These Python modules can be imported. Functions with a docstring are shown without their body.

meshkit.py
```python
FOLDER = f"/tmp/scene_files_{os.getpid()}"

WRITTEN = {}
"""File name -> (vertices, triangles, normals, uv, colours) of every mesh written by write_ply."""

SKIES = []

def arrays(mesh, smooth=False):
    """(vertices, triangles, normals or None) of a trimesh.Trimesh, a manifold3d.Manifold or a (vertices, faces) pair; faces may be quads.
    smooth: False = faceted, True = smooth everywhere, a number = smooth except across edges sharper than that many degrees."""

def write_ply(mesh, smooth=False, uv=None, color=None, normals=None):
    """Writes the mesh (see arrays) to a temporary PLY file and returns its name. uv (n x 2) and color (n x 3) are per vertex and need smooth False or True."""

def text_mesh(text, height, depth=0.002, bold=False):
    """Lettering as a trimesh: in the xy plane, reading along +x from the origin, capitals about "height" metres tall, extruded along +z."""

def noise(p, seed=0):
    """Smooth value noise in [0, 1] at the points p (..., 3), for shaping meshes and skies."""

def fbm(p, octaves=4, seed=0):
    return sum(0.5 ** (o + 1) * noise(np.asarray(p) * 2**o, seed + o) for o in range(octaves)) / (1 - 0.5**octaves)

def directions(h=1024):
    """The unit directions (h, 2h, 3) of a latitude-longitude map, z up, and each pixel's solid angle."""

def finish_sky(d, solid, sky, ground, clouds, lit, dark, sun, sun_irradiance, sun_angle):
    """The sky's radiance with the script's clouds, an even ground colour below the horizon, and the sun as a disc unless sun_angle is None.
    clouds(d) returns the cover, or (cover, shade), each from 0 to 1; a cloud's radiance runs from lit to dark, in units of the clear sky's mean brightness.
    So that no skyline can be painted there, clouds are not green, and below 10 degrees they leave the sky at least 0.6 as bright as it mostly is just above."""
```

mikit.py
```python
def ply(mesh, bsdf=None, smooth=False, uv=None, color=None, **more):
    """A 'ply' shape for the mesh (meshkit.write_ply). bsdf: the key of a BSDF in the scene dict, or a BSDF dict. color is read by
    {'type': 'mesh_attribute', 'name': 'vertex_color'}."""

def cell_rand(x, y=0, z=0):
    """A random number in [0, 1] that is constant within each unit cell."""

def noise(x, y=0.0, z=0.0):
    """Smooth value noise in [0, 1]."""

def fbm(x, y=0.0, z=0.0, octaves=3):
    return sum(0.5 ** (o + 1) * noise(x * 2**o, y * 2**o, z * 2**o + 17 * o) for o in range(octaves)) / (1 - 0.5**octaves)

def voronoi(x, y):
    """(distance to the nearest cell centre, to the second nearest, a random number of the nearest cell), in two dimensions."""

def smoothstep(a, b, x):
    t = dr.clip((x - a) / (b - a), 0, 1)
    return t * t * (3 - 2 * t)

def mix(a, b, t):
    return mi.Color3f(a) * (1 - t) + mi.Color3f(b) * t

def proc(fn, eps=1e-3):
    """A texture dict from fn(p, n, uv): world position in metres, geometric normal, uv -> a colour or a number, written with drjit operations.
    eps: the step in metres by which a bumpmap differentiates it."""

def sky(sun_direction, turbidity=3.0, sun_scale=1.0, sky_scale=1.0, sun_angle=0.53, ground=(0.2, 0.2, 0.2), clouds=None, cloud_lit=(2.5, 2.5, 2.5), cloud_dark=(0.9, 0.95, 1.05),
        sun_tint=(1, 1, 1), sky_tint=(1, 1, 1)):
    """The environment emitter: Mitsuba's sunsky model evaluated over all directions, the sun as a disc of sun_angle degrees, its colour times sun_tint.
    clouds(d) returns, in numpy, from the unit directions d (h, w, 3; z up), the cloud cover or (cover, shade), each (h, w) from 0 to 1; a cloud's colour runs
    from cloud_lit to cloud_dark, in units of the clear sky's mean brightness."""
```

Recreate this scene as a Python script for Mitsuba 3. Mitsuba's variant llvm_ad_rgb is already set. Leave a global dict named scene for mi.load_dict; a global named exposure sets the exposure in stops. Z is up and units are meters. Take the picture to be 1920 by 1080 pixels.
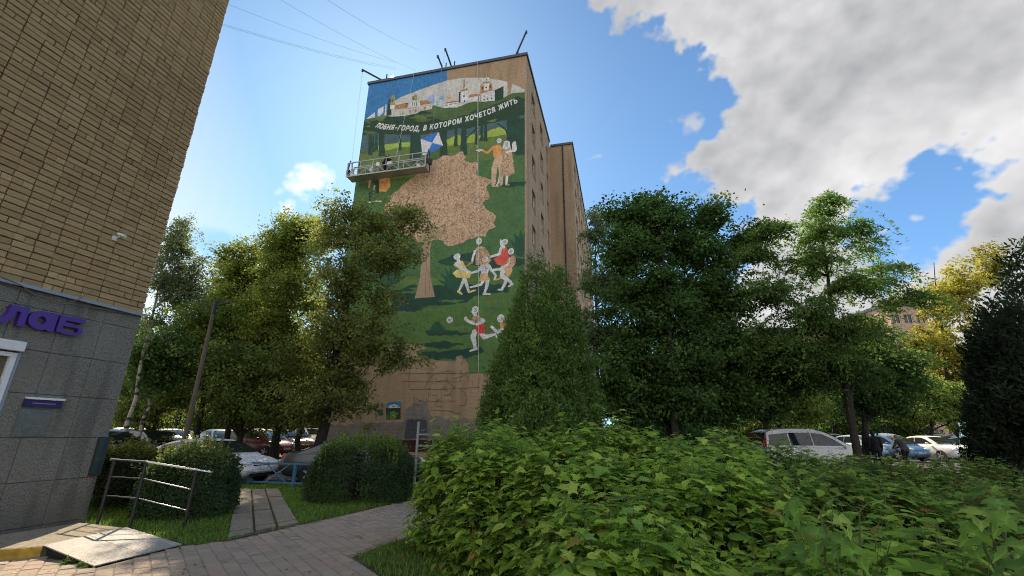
import math
import random

import drjit as dr
import manifold3d as m3
import mikit
import meshkit
import mitsuba as mi
import numpy as np
import trimesh
from mikit import cell_rand, fbm, mix, noise, smoothstep
from shapely import affinity
from shapely.geometry import LineString, MultiPolygon, Point, Polygon, box as sbox
from shapely.ops import unary_union

T4 = mi.ScalarTransform4f
random.seed(7)
rng = np.random.default_rng(7)
scene, labels = {}, {}
V = lambda *a: np.array(a, float)
UP = V(0, 0, 1)


def unit(a):
    a = np.asarray(a, float)
    return a / np.maximum(np.linalg.norm(a, axis=-1, keepdims=True), 1e-12)


# ------------------------------------------------------------------ camera, sky, exposure
FOC, PITCH, ROLL = 836.0, math.radians(18.2), math.radians(0.55)
FWD = V(0, math.cos(PITCH), math.sin(PITCH))
CUP = V(0, -math.sin(PITCH), math.cos(PITCH))
CRT = V(1, 0, 0)
IUP = CUP * math.cos(ROLL) - CRT * math.sin(ROLL)
scene["camera"] = {"type": "perspective", "fov": math.degrees(2 * math.atan(960 / FOC)), "fov_axis": "x", "near_clip": 0.05, "far_clip": 3000.0,
                   "to_world": T4().look_at(origin=[0, 0, 0], target=FWD.tolist(), up=IUP.tolist())}
exposure = 3.0


def ray(px, py):
    """Direction in which the photograph's pixel lies: used to measure where things stand."""
    a, b = (px - 960) / FOC, -(py - 540) / FOC
    c, s = math.cos(ROLL), math.sin(ROLL)
    return FWD + CRT * (a * c - b * s) + CUP * (a * s + b * c)


def at_y(px, py, y):
    d = ray(px, py)
    return d * y / d[1]


def at_z(px, py, z):
    d = ray(px, py)
    return d * z / d[2]


def x_at(px, y):
    d = ray(px, 822)
    return d[0] / d[1] * y


def gz(x, y):
    return -1.5 + 0.014 * np.clip(np.asarray(y, float) - 15.5, 0, 40)


SUN = unit(ray(736, 151))


def az_eq(d):
    """Directions -> degrees on a flat map centred on one direction of the sky."""
    c0 = unit(V(0.55, 0.6, 0.58))
    e1 = unit(np.cross(c0, UP))
    e2 = np.cross(e1, c0)
    w = np.arccos(np.clip(d @ c0, -1, 1))
    x, y = d @ e1, d @ e2
    r = np.maximum(np.hypot(x, y), 1e-9)
    return np.degrees(np.stack([w * x / r, w * y / r], -1))


CLOUD_EDGE = [(1080, -90), (1135, 0), (1180, 45), (1240, 62), (1300, 100), (1330, 150), (1368, 200), (1372, 270), (1300, 300), (1268, 322), (1325, 332), (1345, 372), (1398, 392), (1402, 470), (1385, 560), (1380, 680), (1640, 690), (1640, 600), (1622, 500), (1600, 440), (1592, 394),
              (1625, 362), (1700, 350), (1745, 312), (1838, 325), (1850, 358), (1800, 385), (1798, 430), (1740, 485), (1690, 550), (1660, 600), (1700, 760), (1900, 800), (2300, 780), (2500, 300), (2100, -300), (1500, -500), (1150, -300)]
PUFFS = [(1302, 234, 34, 16), (580, 345, 36, 18), (535, 392, 30, 14), (1560, 500, 60, 26), (1690, 465, 30, 14), (1270, 315, 28, 14), (1660, 432, 26, 7), (1112, 296, 22, 5), (1480, 505, 40, 40), (1715, 410, 18, 12)]


def clouds(d):
    shape = d.shape[:2]
    q = az_eq(d.reshape(-1, 3))
    dd = d.reshape(-1, 3)
    w = meshkit.fbm(dd * 9, 4, 3) - 0.5
    w2 = meshkit.fbm(dd * 26, 4, 9) - 0.5
    poly = az_eq(unit(np.array([ray(*p) for p in CLOUD_EDGE])))
    sd = np.full(len(q), 1e9)
    inside = np.zeros(len(q), bool)
    for a, b in zip(poly, np.roll(poly, -1, 0)):
        ab = b - a
        t = np.clip(((q - a) @ ab) / (ab @ ab), 0, 1)
        sd = np.minimum(sd, np.linalg.norm(q - a - t[:, None] * ab, axis=1))
        cr = (a[1] > q[:, 1]) != (b[1] > q[:, 1])
        with np.errstate(all="ignore"):
            inside ^= cr & (q[:, 0] < (b[0] - a[0]) * (q[:, 1] - a[1]) / (b[1] - a[1]) + a[0])
    sd = np.where(inside, sd, -sd)
    w3 = meshkit.fbm(dd * 70, 3, 14) - 0.5
    n1 = 5.0 * w + 6.0 * w2 + 3.0 * w3
    cover = np.clip((sd + n1 + 0.4) / 1.3, 0, 1)
    for px, py, rx, ry in PUFFS:
        c, ex, ey = unit(ray(px, py)), unit(ray(px + rx, py)), unit(ray(px, py + ry))
        o = az_eq(c[None])[0]
        rxd, ryd = np.linalg.norm(az_eq(ex[None])[0] - o), np.linalg.norm(az_eq(ey[None])[0] - o)
        r = np.hypot((q[:, 0] - o[0]) / rxd, (q[:, 1] - o[1]) / ryd)
        cover = np.maximum(cover, 0.7 * np.clip((0.8 - r + 3.4 * w2 + 2.2 * w + 1.6 * w3) * 1.1, 0, 1))
    # broken cloud over the part of the sky behind and beside the photographer
    back = np.clip((np.linalg.norm(q, axis=1) - 62) / 25, 0, 1)
    cover = np.maximum(cover, back * np.clip((w * 2.4 + 0.62) / 0.3, 0, 1))
    tex = meshkit.fbm(dd * V(5, 5, 7), 5, 21)
    shade = np.clip(0.56 + sd / 60 + (tex - 0.5) * 0.65 + 0.4 * w2, 0, 1)
    # clouds opposite the sun are lit from the front, those near it stand in their own shade
    front = np.clip((0.25 - dd @ SUN) / 0.8, 0, 1)
    shade = shade * (1 - front)
    return cover.reshape(shape), shade.reshape(shape)


scene["sky"] = mikit.sky(SUN.tolist(), turbidity=2.5, sun_scale=0.82, sky_scale=0.72, ground=(0.12, 0.12, 0.1), clouds=clouds,
                         cloud_lit=(2.95, 2.92, 2.9), cloud_dark=(0.76, 0.78, 0.83), sky_tint=(0.72, 0.92, 1.05))


# ------------------------------------------------------------------ helpers
def uniq(k):
    if k not in scene and k not in labels and k not in TAKEN:
        TAKEN.add(k)
        return k
    n = COUNT.get(k, 0) + 1
    while f"{k}_{n:03d}" in TAKEN:
        n += 1
    COUNT[k] = n
    TAKEN.add(f"{k}_{n:03d}")
    return f"{k}_{n:03d}"


TAKEN, COUNT = set(), {}


def thing(name, label, cat, group=None, kind=None):
    k = uniq(name)
    labels[k] = {"label": label}
    if kind != "structure":
        labels[k]["category"] = cat
    if group:
        labels[k]["group"] = group
    if kind:
        labels[k]["kind"] = kind
    return k


def add(k, mesh, bsdf, smooth=False, label=None, kind=None, **kw):
    k = uniq(k)
    scene[k] = mikit.ply(mesh, bsdf, smooth=smooth, **kw)
    if label or kind:
        labels[k] = {**labels.get(k, {}), **({"label": label} if label else {}), **({"kind": kind} if kind else {})}
    return k


def single(name, mesh, bsdf, label, cat, smooth=False, group=None, kind=None, **kw):
    """A thing that is one mesh."""
    k = thing(name, label, cat, group, kind)
    scene[k] = mikit.ply(mesh, bsdf, smooth=smooth, **kw)
    return k


BOXF = np.array([[0, 2, 1], [1, 2, 3], [4, 5, 6], [5, 7, 6], [0, 1, 4], [1, 5, 4], [2, 6, 3], [3, 6, 7], [0, 4, 2], [2, 4, 6], [1, 3, 5], [3, 7, 5]])
# corner index = 4x + 2y + z


class MB:
    """Collects pieces of one mesh."""

    def __init__(self):
        self.v, self.f, self.c, self.n = [], [], [], 0

    def put(self, v, f, c=None):
        v = np.asarray(v, float)
        self.v.append(v)
        self.f.append(np.asarray(f) + self.n)
        self.n += len(v)
        if c is not None:
            self.c.append(np.broadcast_to(np.asarray(c, float), (len(v), 3)))
        return self

    def box(self, o, a, b, c, col=None):
        """Parallelepiped from corner o along a, b, c (right-handed)."""
        o, a, b, c = (np.asarray(x, float) for x in (o, a, b, c))
        if np.dot(np.cross(a, b), c) < 0:
            a, b = b, a
        return self.put([o + a * i + b * j + c * k for i in (0, 1) for j in (0, 1) for k in (0, 1)], BOXF, col)

    def cbox(self, center, a, b, c, col=None):
        center = np.asarray(center, float)
        return self.box(center - (np.asarray(a) + np.asarray(b) + np.asarray(c)) / 2, a, b, c, col)

    def bar(self, p, q, w, h=None, up=UP, col=None):
        p, q = np.asarray(p, float), np.asarray(q, float)
        t = unit(q - p)
        s = np.cross(t, up)
        s = unit(s) if np.linalg.norm(s) > 1e-3 else V(1, 0, 0)
        r = np.cross(s, t)
        h = w if h is None else h
        return self.box(p - s * w / 2 - r * h / 2, q - p, s * w, r * h, col)

    def tube(self, pts, rad, n=8, cap=True, col=None):
        pts = np.asarray(pts, float)
        rad = np.broadcast_to(np.asarray(rad, float), (len(pts),))
        tan = unit(np.gradient(pts, axis=0))
        ref = V(0.3, 0.2, 0.93) if abs(tan[0][2]) < 0.9 else V(1, 0.1, 0)
        s = unit(np.cross(tan, ref))
        r = np.cross(s, tan)
        a = np.arange(n) * 2 * np.pi / n
        ring = pts[:, None] + rad[:, None, None] * (np.cos(a)[None, :, None] * s[:, None] + np.sin(a)[None, :, None] * r[:, None])
        v = ring.reshape(-1, 3)
        i = np.arange(len(pts) - 1)[:, None] * n
        j = np.arange(n)[None]
        k = (j + 1) % n
        f = np.concatenate([np.stack([i + j, i + n + j, i + k], -1).reshape(-1, 3), np.stack([i + k, i + n + j, i + n + k], -1).reshape(-1, 3)])
        if cap:
            m = len(v)
            v = np.vstack([v, pts[:1], pts[-1:]])
            jj = np.arange(n)
            f = np.vstack([f, np.stack([jj * 0 + m, jj, (jj + 1) % n], 1), np.stack([jj * 0 + m + 1, (jj + 1) % n + m - n, jj + m - n], 1)])
        return self.put(v, f, col)

    def mesh(self, m, col=None):
        return self.put(m.vertices, m.faces, col)

    def get(self):
        return np.vstack(self.v), np.vstack(self.f)

    def col(self):
        return np.vstack(self.c)


def ext(poly, h):
    return trimesh.creation.extrude_polygon(poly, h, engine="earcut")


def tri2d(poly):
    """Flat triangulation of a (multi)polygon: (n, 2) vertices and faces."""
    vs, fs, n = [], [], 0
    for g in getattr(poly, "geoms", [poly]):
        if g.geom_type != "Polygon" or g.area < 1e-5:
            continue
        v, f = trimesh.creation.triangulate_polygon(g, engine="earcut")
        vs.append(v)
        fs.append(f + n)
        n += len(v)
    return (np.vstack(vs), np.vstack(fs)) if vs else (np.zeros((0, 2)), np.zeros((0, 3), int))


def slab(poly, z0, z1, zf=None):
    m = ext(poly, z1 - z0)
    m.apply_translation([0, 0, z0])
    return m


def bevel_box(w, d, h, b=0.006):
    """Box w x d x h centred in x and y, bottom at 0, upper edges chamfered (bricks, tiles, pavers)."""
    v = []
    for z, s in ((0, 0), (h - b, 0), (h, b)):
        for x, y in ((-1, -1), (1, -1), (1, 1), (-1, 1)):
            v.append((x * (w / 2 - s), y * (d / 2 - s), z))
    f = []
    for k in (0, 4):
        for j in range(4):
            a, c = k + j, k + (j + 1) % 4
            f += [(a, c, c + 4), (a, c + 4, a + 4)]
    f += [(8, 9, 10), (8, 10, 11), (0, 2, 1), (0, 3, 2)]
    return np.array(v), np.array(f)


def frame(o, ax, ay, az):
    m = np.eye(4)
    m[:3, 0], m[:3, 1], m[:3, 2], m[:3, 3] = ax, ay, az, o
    return m


# ------------------------------------------------------------------ materials
def rgb(*c):
    return {"type": "rgb", "value": list(c)}


def srgb(r, g, b):
    c = np.array([r, g, b]) / 255.0
    return np.where(c < 0.04045, c / 12.92, ((c + 0.055) / 1.055) ** 2.4)


def mat(name, color, rough=0.7, metal=0.0, spec=0.4, two=True, bump=None, **kw):
    b = {"type": "principled", "base_color": color if isinstance(color, dict) else rgb(*color), "roughness": rough, "metallic": metal, "specular": spec, **kw}
    if bump:
        b = {"type": "bumpmap", "scale": 1.0, "arbitrary": bump, "bsdf": b}
    scene["mat_" + name] = {"type": "twosided", "bsdf": b} if two else b
    return "mat_" + name


VC = {"type": "mesh_attribute", "name": "vertex_color"}


def speckle(base, amp, fine, coarse=1.3):
    def fn(p, n, uv):
        g = noise(p.x * fine, p.y * fine, p.z * fine)
        h = fbm(p.x * coarse, p.y * coarse, p.z * coarse)
        return mi.Color3f(*base) * (1 + amp * (g - 0.5) + 0.5 * (h - 0.5))
    return mikit.proc(fn)


def grain_bump(scale, height):
    return mikit.proc(lambda p, n, uv: fbm(p.x * scale, p.y * scale, p.z * scale) * height, eps=0.002)


M_LEAF = "mat_leaf"
scene[M_LEAF] = {"type": "principledthin", "base_color": VC, "roughness": 0.5, "spec_trans": 0.0, "diff_trans": 1.0, "eta": 1.4}
M_BRICKV = mat("brick_piece", VC, 0.85, spec=0.25, bump=grain_bump(70, 0.006))
M_VC = mat("painted_piece", VC, 0.55)
M_STONEV = mat("stone_piece", VC, 0.85, spec=0.3, bump=grain_bump(60, 0.005))
M_MORTAR = mat("mortar", speckle((0.125, 0.10, 0.07), 0.5, 30), 0.95)
def tile_col(p, n, uv):
    g = noise(p.x * 130, p.y * 130, p.z * 130)
    run = fbm(p.x * 5 + p.y * 5, p.z * 0.7, 0.0)
    c = mi.Color3f(0.18, 0.165, 0.13) * (1 + 1.9 * (g - 0.5) + 0.35 * (fbm(p.x * 2, p.y * 2, p.z * 2) - 0.5))
    c = c * (1 - 0.3 * smoothstep(0.52, 0.75, run))
    splash = smoothstep(-0.75, -1.38, p.z + 0.35 * (fbm(p.x * 6, p.y * 6, p.z * 3) - 0.5))
    return mix(c, (0.10, 0.09, 0.065), 0.55 * splash)


M_TILE = mat("granite_tile", mikit.proc(tile_col), 0.55, spec=0.35)
M_CONC = mat("concrete", speckle((0.185, 0.16, 0.115), 0.6, 40), 0.9)
M_STEEL = mat("steel", rgb(0.5, 0.5, 0.49), 0.28, 1.0)
M_GALV = mat("galvanised", rgb(0.34, 0.355, 0.37), 0.5, 0.55)
M_DARKMETAL = mat("dark_metal", rgb(0.03, 0.035, 0.045), 0.5)
M_ROOFTRIM = mat("roof_trim", rgb(0.06, 0.075, 0.10), 0.5)
M_WHITE = mat("white_paint", rgb(0.72, 0.72, 0.7), 0.4)
M_PURPLE = mat("purple_plastic", rgb(0.075, 0.022, 0.24), 0.35, spec=0.5)
M_GLASS = mat("dark_glass", rgb(0.015, 0.02, 0.022), 0.06, spec=0.6)
M_BLACK = mat("black_rubber", rgb(0.018, 0.018, 0.02), 0.7)
M_YELLOW = mat("yellow_paint", speckle((0.34, 0.22, 0.03), 0.8, 25), 0.7)
M_ASPHALT = mat("asphalt", speckle((0.055, 0.055, 0.056), 0.9, 60, 0.6), 0.9)
M_SOIL = mat("soil", mikit.proc(lambda p, n, uv: mix((0.035, 0.045, 0.015), (0.075, 0.062, 0.035), smoothstep(0.4, 0.7, fbm(p.x * 1.7, p.y * 1.7, 0.0))) * (0.7 + 0.6 * noise(p.x * 30, p.y * 30, 0.0))), 0.95)
M_BARK = mat("bark", mikit.proc(lambda p, n, uv: mix((0.016, 0.013, 0.010), (0.05, 0.042, 0.032), fbm(p.x * 22, p.y * 22, p.z * 4))), 0.9)
M_BIRCH = mat("birch_bark", mikit.proc(lambda p, n, uv: mix((0.42, 0.37, 0.29), (0.06, 0.05, 0.04), smoothstep(0.50, 0.60, fbm(p.x * 3, p.y * 3, p.z * 7)))), 0.8)
M_STEM = mat("green_stem", rgb(0.10, 0.12, 0.04), 0.7)
M_POLE = mat("weathered_pole", mikit.proc(lambda p, n, uv: mix((0.20, 0.165, 0.12), (0.11, 0.09, 0.065), fbm(p.x * 9, p.y * 9, p.z * 1.5))), 0.9)
M_BLUE = mat("blue_paint", rgb(0.06, 0.20, 0.34), 0.4)
M_RED = mat("red_lens", rgb(0.45, 0.02, 0.02), 0.15)
M_LAMP = mat("clear_lens", rgb(0.6, 0.62, 0.65), 0.1, spec=0.8)
M_SKIN = mat("skin", rgb(0.42, 0.25, 0.18), 0.6)
M_CLOTHD = mat("dark_cloth", rgb(0.012, 0.013, 0.018), 0.9)
M_CLOTHG = mat("grey_cloth", rgb(0.07, 0.067, 0.07), 0.9)
M_HAIR = mat("hair", rgb(0.02, 0.016, 0.012), 0.7)
M_GREYHAIR = mat("grey_hair", rgb(0.22, 0.2, 0.18), 0.8)
M_CABLE = mat("cable", rgb(0.16, 0.15, 0.13), 0.7)
M_WIRE = mat("overhead_wire", rgb(0.62, 0.66, 0.70), 0.7)
M_ROPE = mat("rope", rgb(0.62, 0.62, 0.55), 0.8)


def paint_mat(name, c, rough=0.25):
    return mat("car_" + name, rgb(*c), rough, 0.0, 0.5, clearcoat=0.8, clearcoat_gloss=0.9)


# ------------------------------------------------------------------ building axes (two blocks stand parallel)
GR, GL = at_z(987, 103, 26.5), at_z(692, 158, 26.5)
GU = unit((GR - GL) * V(1, 1, 0))            # along the painted gable, left to right
GD = V(-GU[1], GU[0], 0)                       # along the long facades, away
GN = -GD                                       # out of the gable, towards the camera
GW = float(np.linalg.norm((GR - GL)[:2]))
GO = V(GL[0], GL[1], 0)


def gable(px, py, off=0.0):
    """Photograph pixel -> (u, z) on the plane of the painted gable, moved out by off."""
    q = ray(px, py)
    o = GO + GN * off
    p = q * ((o @ GN) / (q @ GN))
    return V((p - o) @ GU, p[2])


def gpt(u, z, off=0.0):
    return GO + GU * u + UP * z + GN * off


LC = at_z(150, 978, -1.38)
LC = V(LC[0], LC[1], 0)
LN = V(GD[1], -GD[0], 0)                       # out of the left wall


def lwall(px, py, off=0.0):
    q = ray(px, py)
    o = LC + LN * off
    p = q * ((o @ LN) / (q @ LN))
    return V((p - o) @ GD, p[2])


def lpt(s, z, off=0.0):
    return LC + GD * s + UP * z + LN * off


# ------------------------------------------------------------------ ground, lawn, parking, paths
def P2(*pts):
    return Polygon([tuple(at_z(x, y, -1.5)[:2]) for x, y in pts])


gx = np.concatenate([[-900, -300, -120], np.linspace(-60, 60, 61), [120, 300, 900]])
gy = np.concatenate([[-300, -60, -20], np.linspace(-6, 80, 44), [120, 300, 1500]])
X, Y = np.meshgrid(gx, gy)
Z = gz(X, Y) - 0.012
idx = np.arange(X.size).reshape(X.shape)
quads = np.stack([idx[:-1, :-1], idx[:-1, 1:], idx[1:, 1:], idx[1:, :-1]], -1).reshape(-1, 4)
single("ground", (np.stack([X, Y, Z], -1).reshape(-1, 3), quads), M_SOIL, "bare soil and thin grass between the plantings", "", kind="structure")


def sheet(poly, dz, step=1.5):
    """A sheet that follows the ground, dz above it."""
    x0, y0, x1, y1 = poly.bounds
    parts = [poly.intersection(sbox(x0 - 1, a, x1 + 1, min(a + step, y1 + 1))) for a in np.arange(y0, y1, step)]
    vs, fs, n = [], [], 0
    for p in parts:
        v, f = tri2d(p)
        vs.append(v)
        fs.append(f + n)
        n += len(v)
    v = np.vstack(vs)
    return np.column_stack([v, gz(v[:, 0], v[:, 1]) + dz]), np.vstack(fs)


parking = Polygon([(-45, 14.9), (-4.2, 15.4), (-4.5, 24), (-12.6, 26), (-12.2, 60), (-45, 60)])
single("parking_lot", sheet(parking, -0.004), M_ASPHALT, "asphalt parking area behind the low blue fence on the left", "", kind="structure")
parking2 = Polygon([(5.5, 15.2), (60, 15.2), (60, 60), (14, 60), (5.6, 24.5)])
single("parking_lot", sheet(parking2, -0.004), M_ASPHALT, "asphalt parking area behind the leafy shrubs on the right", "", kind="structure")

path_edge = [at_z(*p, -1.5)[:2] for p in [(176, 1066), (341, 1024), (425, 1015), (560, 985), (650, 965), (780, 935)]]
path_poly = Polygon([(-7.5, 3.0), (-6.3, 6.55)] + [tuple(p) for p in path_edge] + [(-0.9, 15.0), (0.6, 14.6), (-0.6, 9.5), (-1.75, 7.2), (-2.0, 6.45), (-1.45, 5.7), (-0.75, 4.2), (-0.5, 0), (-7.5, 0)])
mat_base = [(-9, 2), (-9, 6.2), (-6.7, 6.25), (-5.75, 5.75), (-5.3, 5.0), (-5.3, 2)]
mat_poly = Polygon(mat_base)
path_poly = path_poly.difference(mat_poly)
M_JOINT = mat("sandy_joint", speckle((0.17, 0.14, 0.105), 0.6, 30), 0.95)
path_key = single("paved_path", sheet(path_poly, -0.002), M_JOINT, "path of worn grey and pinkish concrete pavers", "", kind="structure")
single("asphalt_patch", sheet(mat_poly, 0.006), M_ASPHALT, "dark asphalt in front of the entrance landing", "", kind="structure")

# pavers: rows run away from the lens at a slant, every row shifted by half a stone
PA, PB = unit(V(0.62, -0.78, 0)), unit(V(0.78, 0.62, 0))
pw, pl = 0.165, 0.225
inner = path_poly.buffer(-0.02)
pav = []
for i in range(-110, 110):
    for j in range(-95, 95):
        c = PB * (i * pw) + PA * ((j + 0.5 * (i % 2)) * pl) + V(-3, 7, 0)
        if inner.contains(Point(c[0], c[1])):
            cut = Polygon([tuple((c + PB * a * pw / 2 + PA * b * pl / 2)[:2]) for a, b in ((-1, -1), (1, -1), (1, 1), (-1, 1))])
            if path_poly.buffer(0.02).contains(cut) or inner.intersection(cut).area > 0.75 * cut.area:
                pav.append(c)
pav = sorted(pav, key=lambda c: np.linalg.norm(c - V(-2.5, 4.5, 0)) - (3 if c[1] > 4.5 else -3))
PCOL = [(0.26, 0.212, 0.165), (0.29, 0.235, 0.18), (0.235, 0.20, 0.155), (0.295, 0.22, 0.17), (0.27, 0.225, 0.175)]
pv, pf = bevel_box(pw - 0.008, pl - 0.008, 0.05, 0.008)
paver_ply = [mikit.ply((pv, pf), M_STONEV, color=np.tile(c, (len(pv), 1))) for c in PCOL]
stuff = MB()
npav = 0
for c in pav:
    tilt = frame(V(c[0], c[1], gz(c[0], c[1]) - 0.046 + rng.uniform(-0.006, 0.004)), PB, -PA, UP) @ trimesh.transformations.euler_matrix(rng.normal(0, 0.008), rng.normal(0, 0.008), rng.normal(0, 0.02))
    k = int(rng.integers(len(PCOL)))
    if c[1] > 4.5 and npav < 300:
        npav += 1
        scene[uniq(path_key + "__paver")] = {**paver_ply[k], "to_world": T4(tilt)}
    else:
        stuff.put(pv @ tilt[:3, :3].T + tilt[:3, 3], pf, PCOL[k])
add(path_key + "__far_pavers", stuff.get(), M_STONEV, kind="stuff", color=stuff.col())

# slab path to the parking
s0, s1, s2, s3 = (at_z(*p, -1.5) for p in [(425, 1013), (560, 984), (522, 918), (444, 918)])
slab_poly = Polygon([tuple(p[:2]) for p in (s0, s1, s2, s3)])
slab_key = single("slab_path", sheet(slab_poly, -0.003), M_SOIL, "short path of long concrete slabs with mossy joints leading to the blue fence", "", kind="structure")
rows = [0.0, 0.07, 0.34, 0.68, 1.0]
for i, (a0, a1) in enumerate([(0.0, 0.34), (0.355, 0.665), (0.68, 1.0)]):
    for j in range(len(rows) - 1):
        b0, b1 = rows[j] + 0.006 + 0.02 * (i == 1), rows[j + 1] - 0.006 + 0.02 * (i == 1)
        q = lambda a, b: (s0 * (1 - a) + s1 * a) * (1 - b) + (s3 * (1 - a) + s2 * a) * b
        pts = [q(a0 + 0.012, b0), q(a1 - 0.012, b0), q(a1 - 0.012, min(b1, 1)), q(a0 + 0.012, min(b1, 1))]
        m = slab(Polygon([tuple(p[:2]) for p in pts]).buffer(-0.015).buffer(0.015), -1.52, -1.475 + rng.uniform(-0.008, 0.008))
        add(slab_key + "__slab", m, M_CONC)

# ------------------------------------------------------------------ left building: brick over a tiled ground floor
lb = thing("brick_building", "yellow brick building with grey tiled ground floor at the left edge", "building")
ZT, ZB = 2.04, -1.38
m = MB()
m.box(lpt(-16, ZT, -0.02), GD * 16.06, -LN * 10, UP * 12)
wall_key = add(lb + "__wall", m.get(), M_MORTAR)
m = MB()
m.box(lpt(-16, -1.7, -0.02), GD * 16.05, -LN * 10, UP * (ZT + 1.7))
tile_wall = add(lb + "__tiled_wall", m.get(), M_MORTAR)
BCOL = [(0.37, 0.26, 0.125), (0.395, 0.28, 0.137), (0.34, 0.24, 0.115), (0.37, 0.245, 0.12), (0.41, 0.295, 0.15), (0.315, 0.22, 0.105)]
bl, bh, bt = 0.246, 0.086, 0.07
FULL, HALF = bevel_box(bl, bh, bt, 0.005), bevel_box(bl / 2 - 0.005, bh, bt, 0.005)
brick_ply = [[mikit.ply(b, M_BRICKV, color=np.tile(c, (12, 1))) for c in BCOL] for b in (FULL, HALF)]
lst = []
for r in range(96):
    z = ZT + 0.06 + r * 0.1005
    for c in range(17):
        s = -0.055 - c * 0.2575
        header = (r % 6 == 2 and rng.random() < 0.75) or rng.random() < 0.04
        for ds in ((-0.065, 0.065) if header else (0,)):
            lst.append((s + ds, z, int(header)))


def brick_view(b):
    p = lpt(b[0], b[1])
    w = p @ FWD
    px = 960 + FOC * (p @ CRT) / w
    py = 540 - FOC * (p @ CUP) / w
    return -(0.6 if b[2] else 1) / np.linalg.norm(p) ** 2 + (5 if px < -8 or py < -8 else 0)


lst.sort(key=brick_view)
stuff = MB()
tone = lambda s, z: 0.72 + 0.55 * meshkit.fbm(np.array([s * 0.9, z * 0.5, 0.0]), 3)
for i, (s, z, hd) in enumerate(lst):
    k = int(rng.choice(6, p=[0.3, 0.22, 0.16, 0.14, 0.1, 0.08]))
    tr = frame(lpt(s + rng.normal(0, 0.004), z + rng.normal(0, 0.0015), -bt + 0.012 + rng.uniform(-0.005, 0.005)), GD, UP, LN)
    tr = tr @ trimesh.transformations.euler_matrix(rng.normal(0, 0.01), rng.normal(0, 0.006), rng.normal(0, 0.006))
    if i < 300:
        scene[uniq(wall_key + "__brick")] = {**brick_ply[hd][k], "to_world": T4(tr)}
    else:
        v, f = (FULL, HALF)[hd]
        stuff.put(v @ tr[:3, :3].T + tr[:3, 3], f, np.array(BCOL[k]) * tone(s, z))
add(wall_key + "__upper_bricks", stuff.get(), M_BRICKV, kind="stuff", color=stuff.col())

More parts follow.
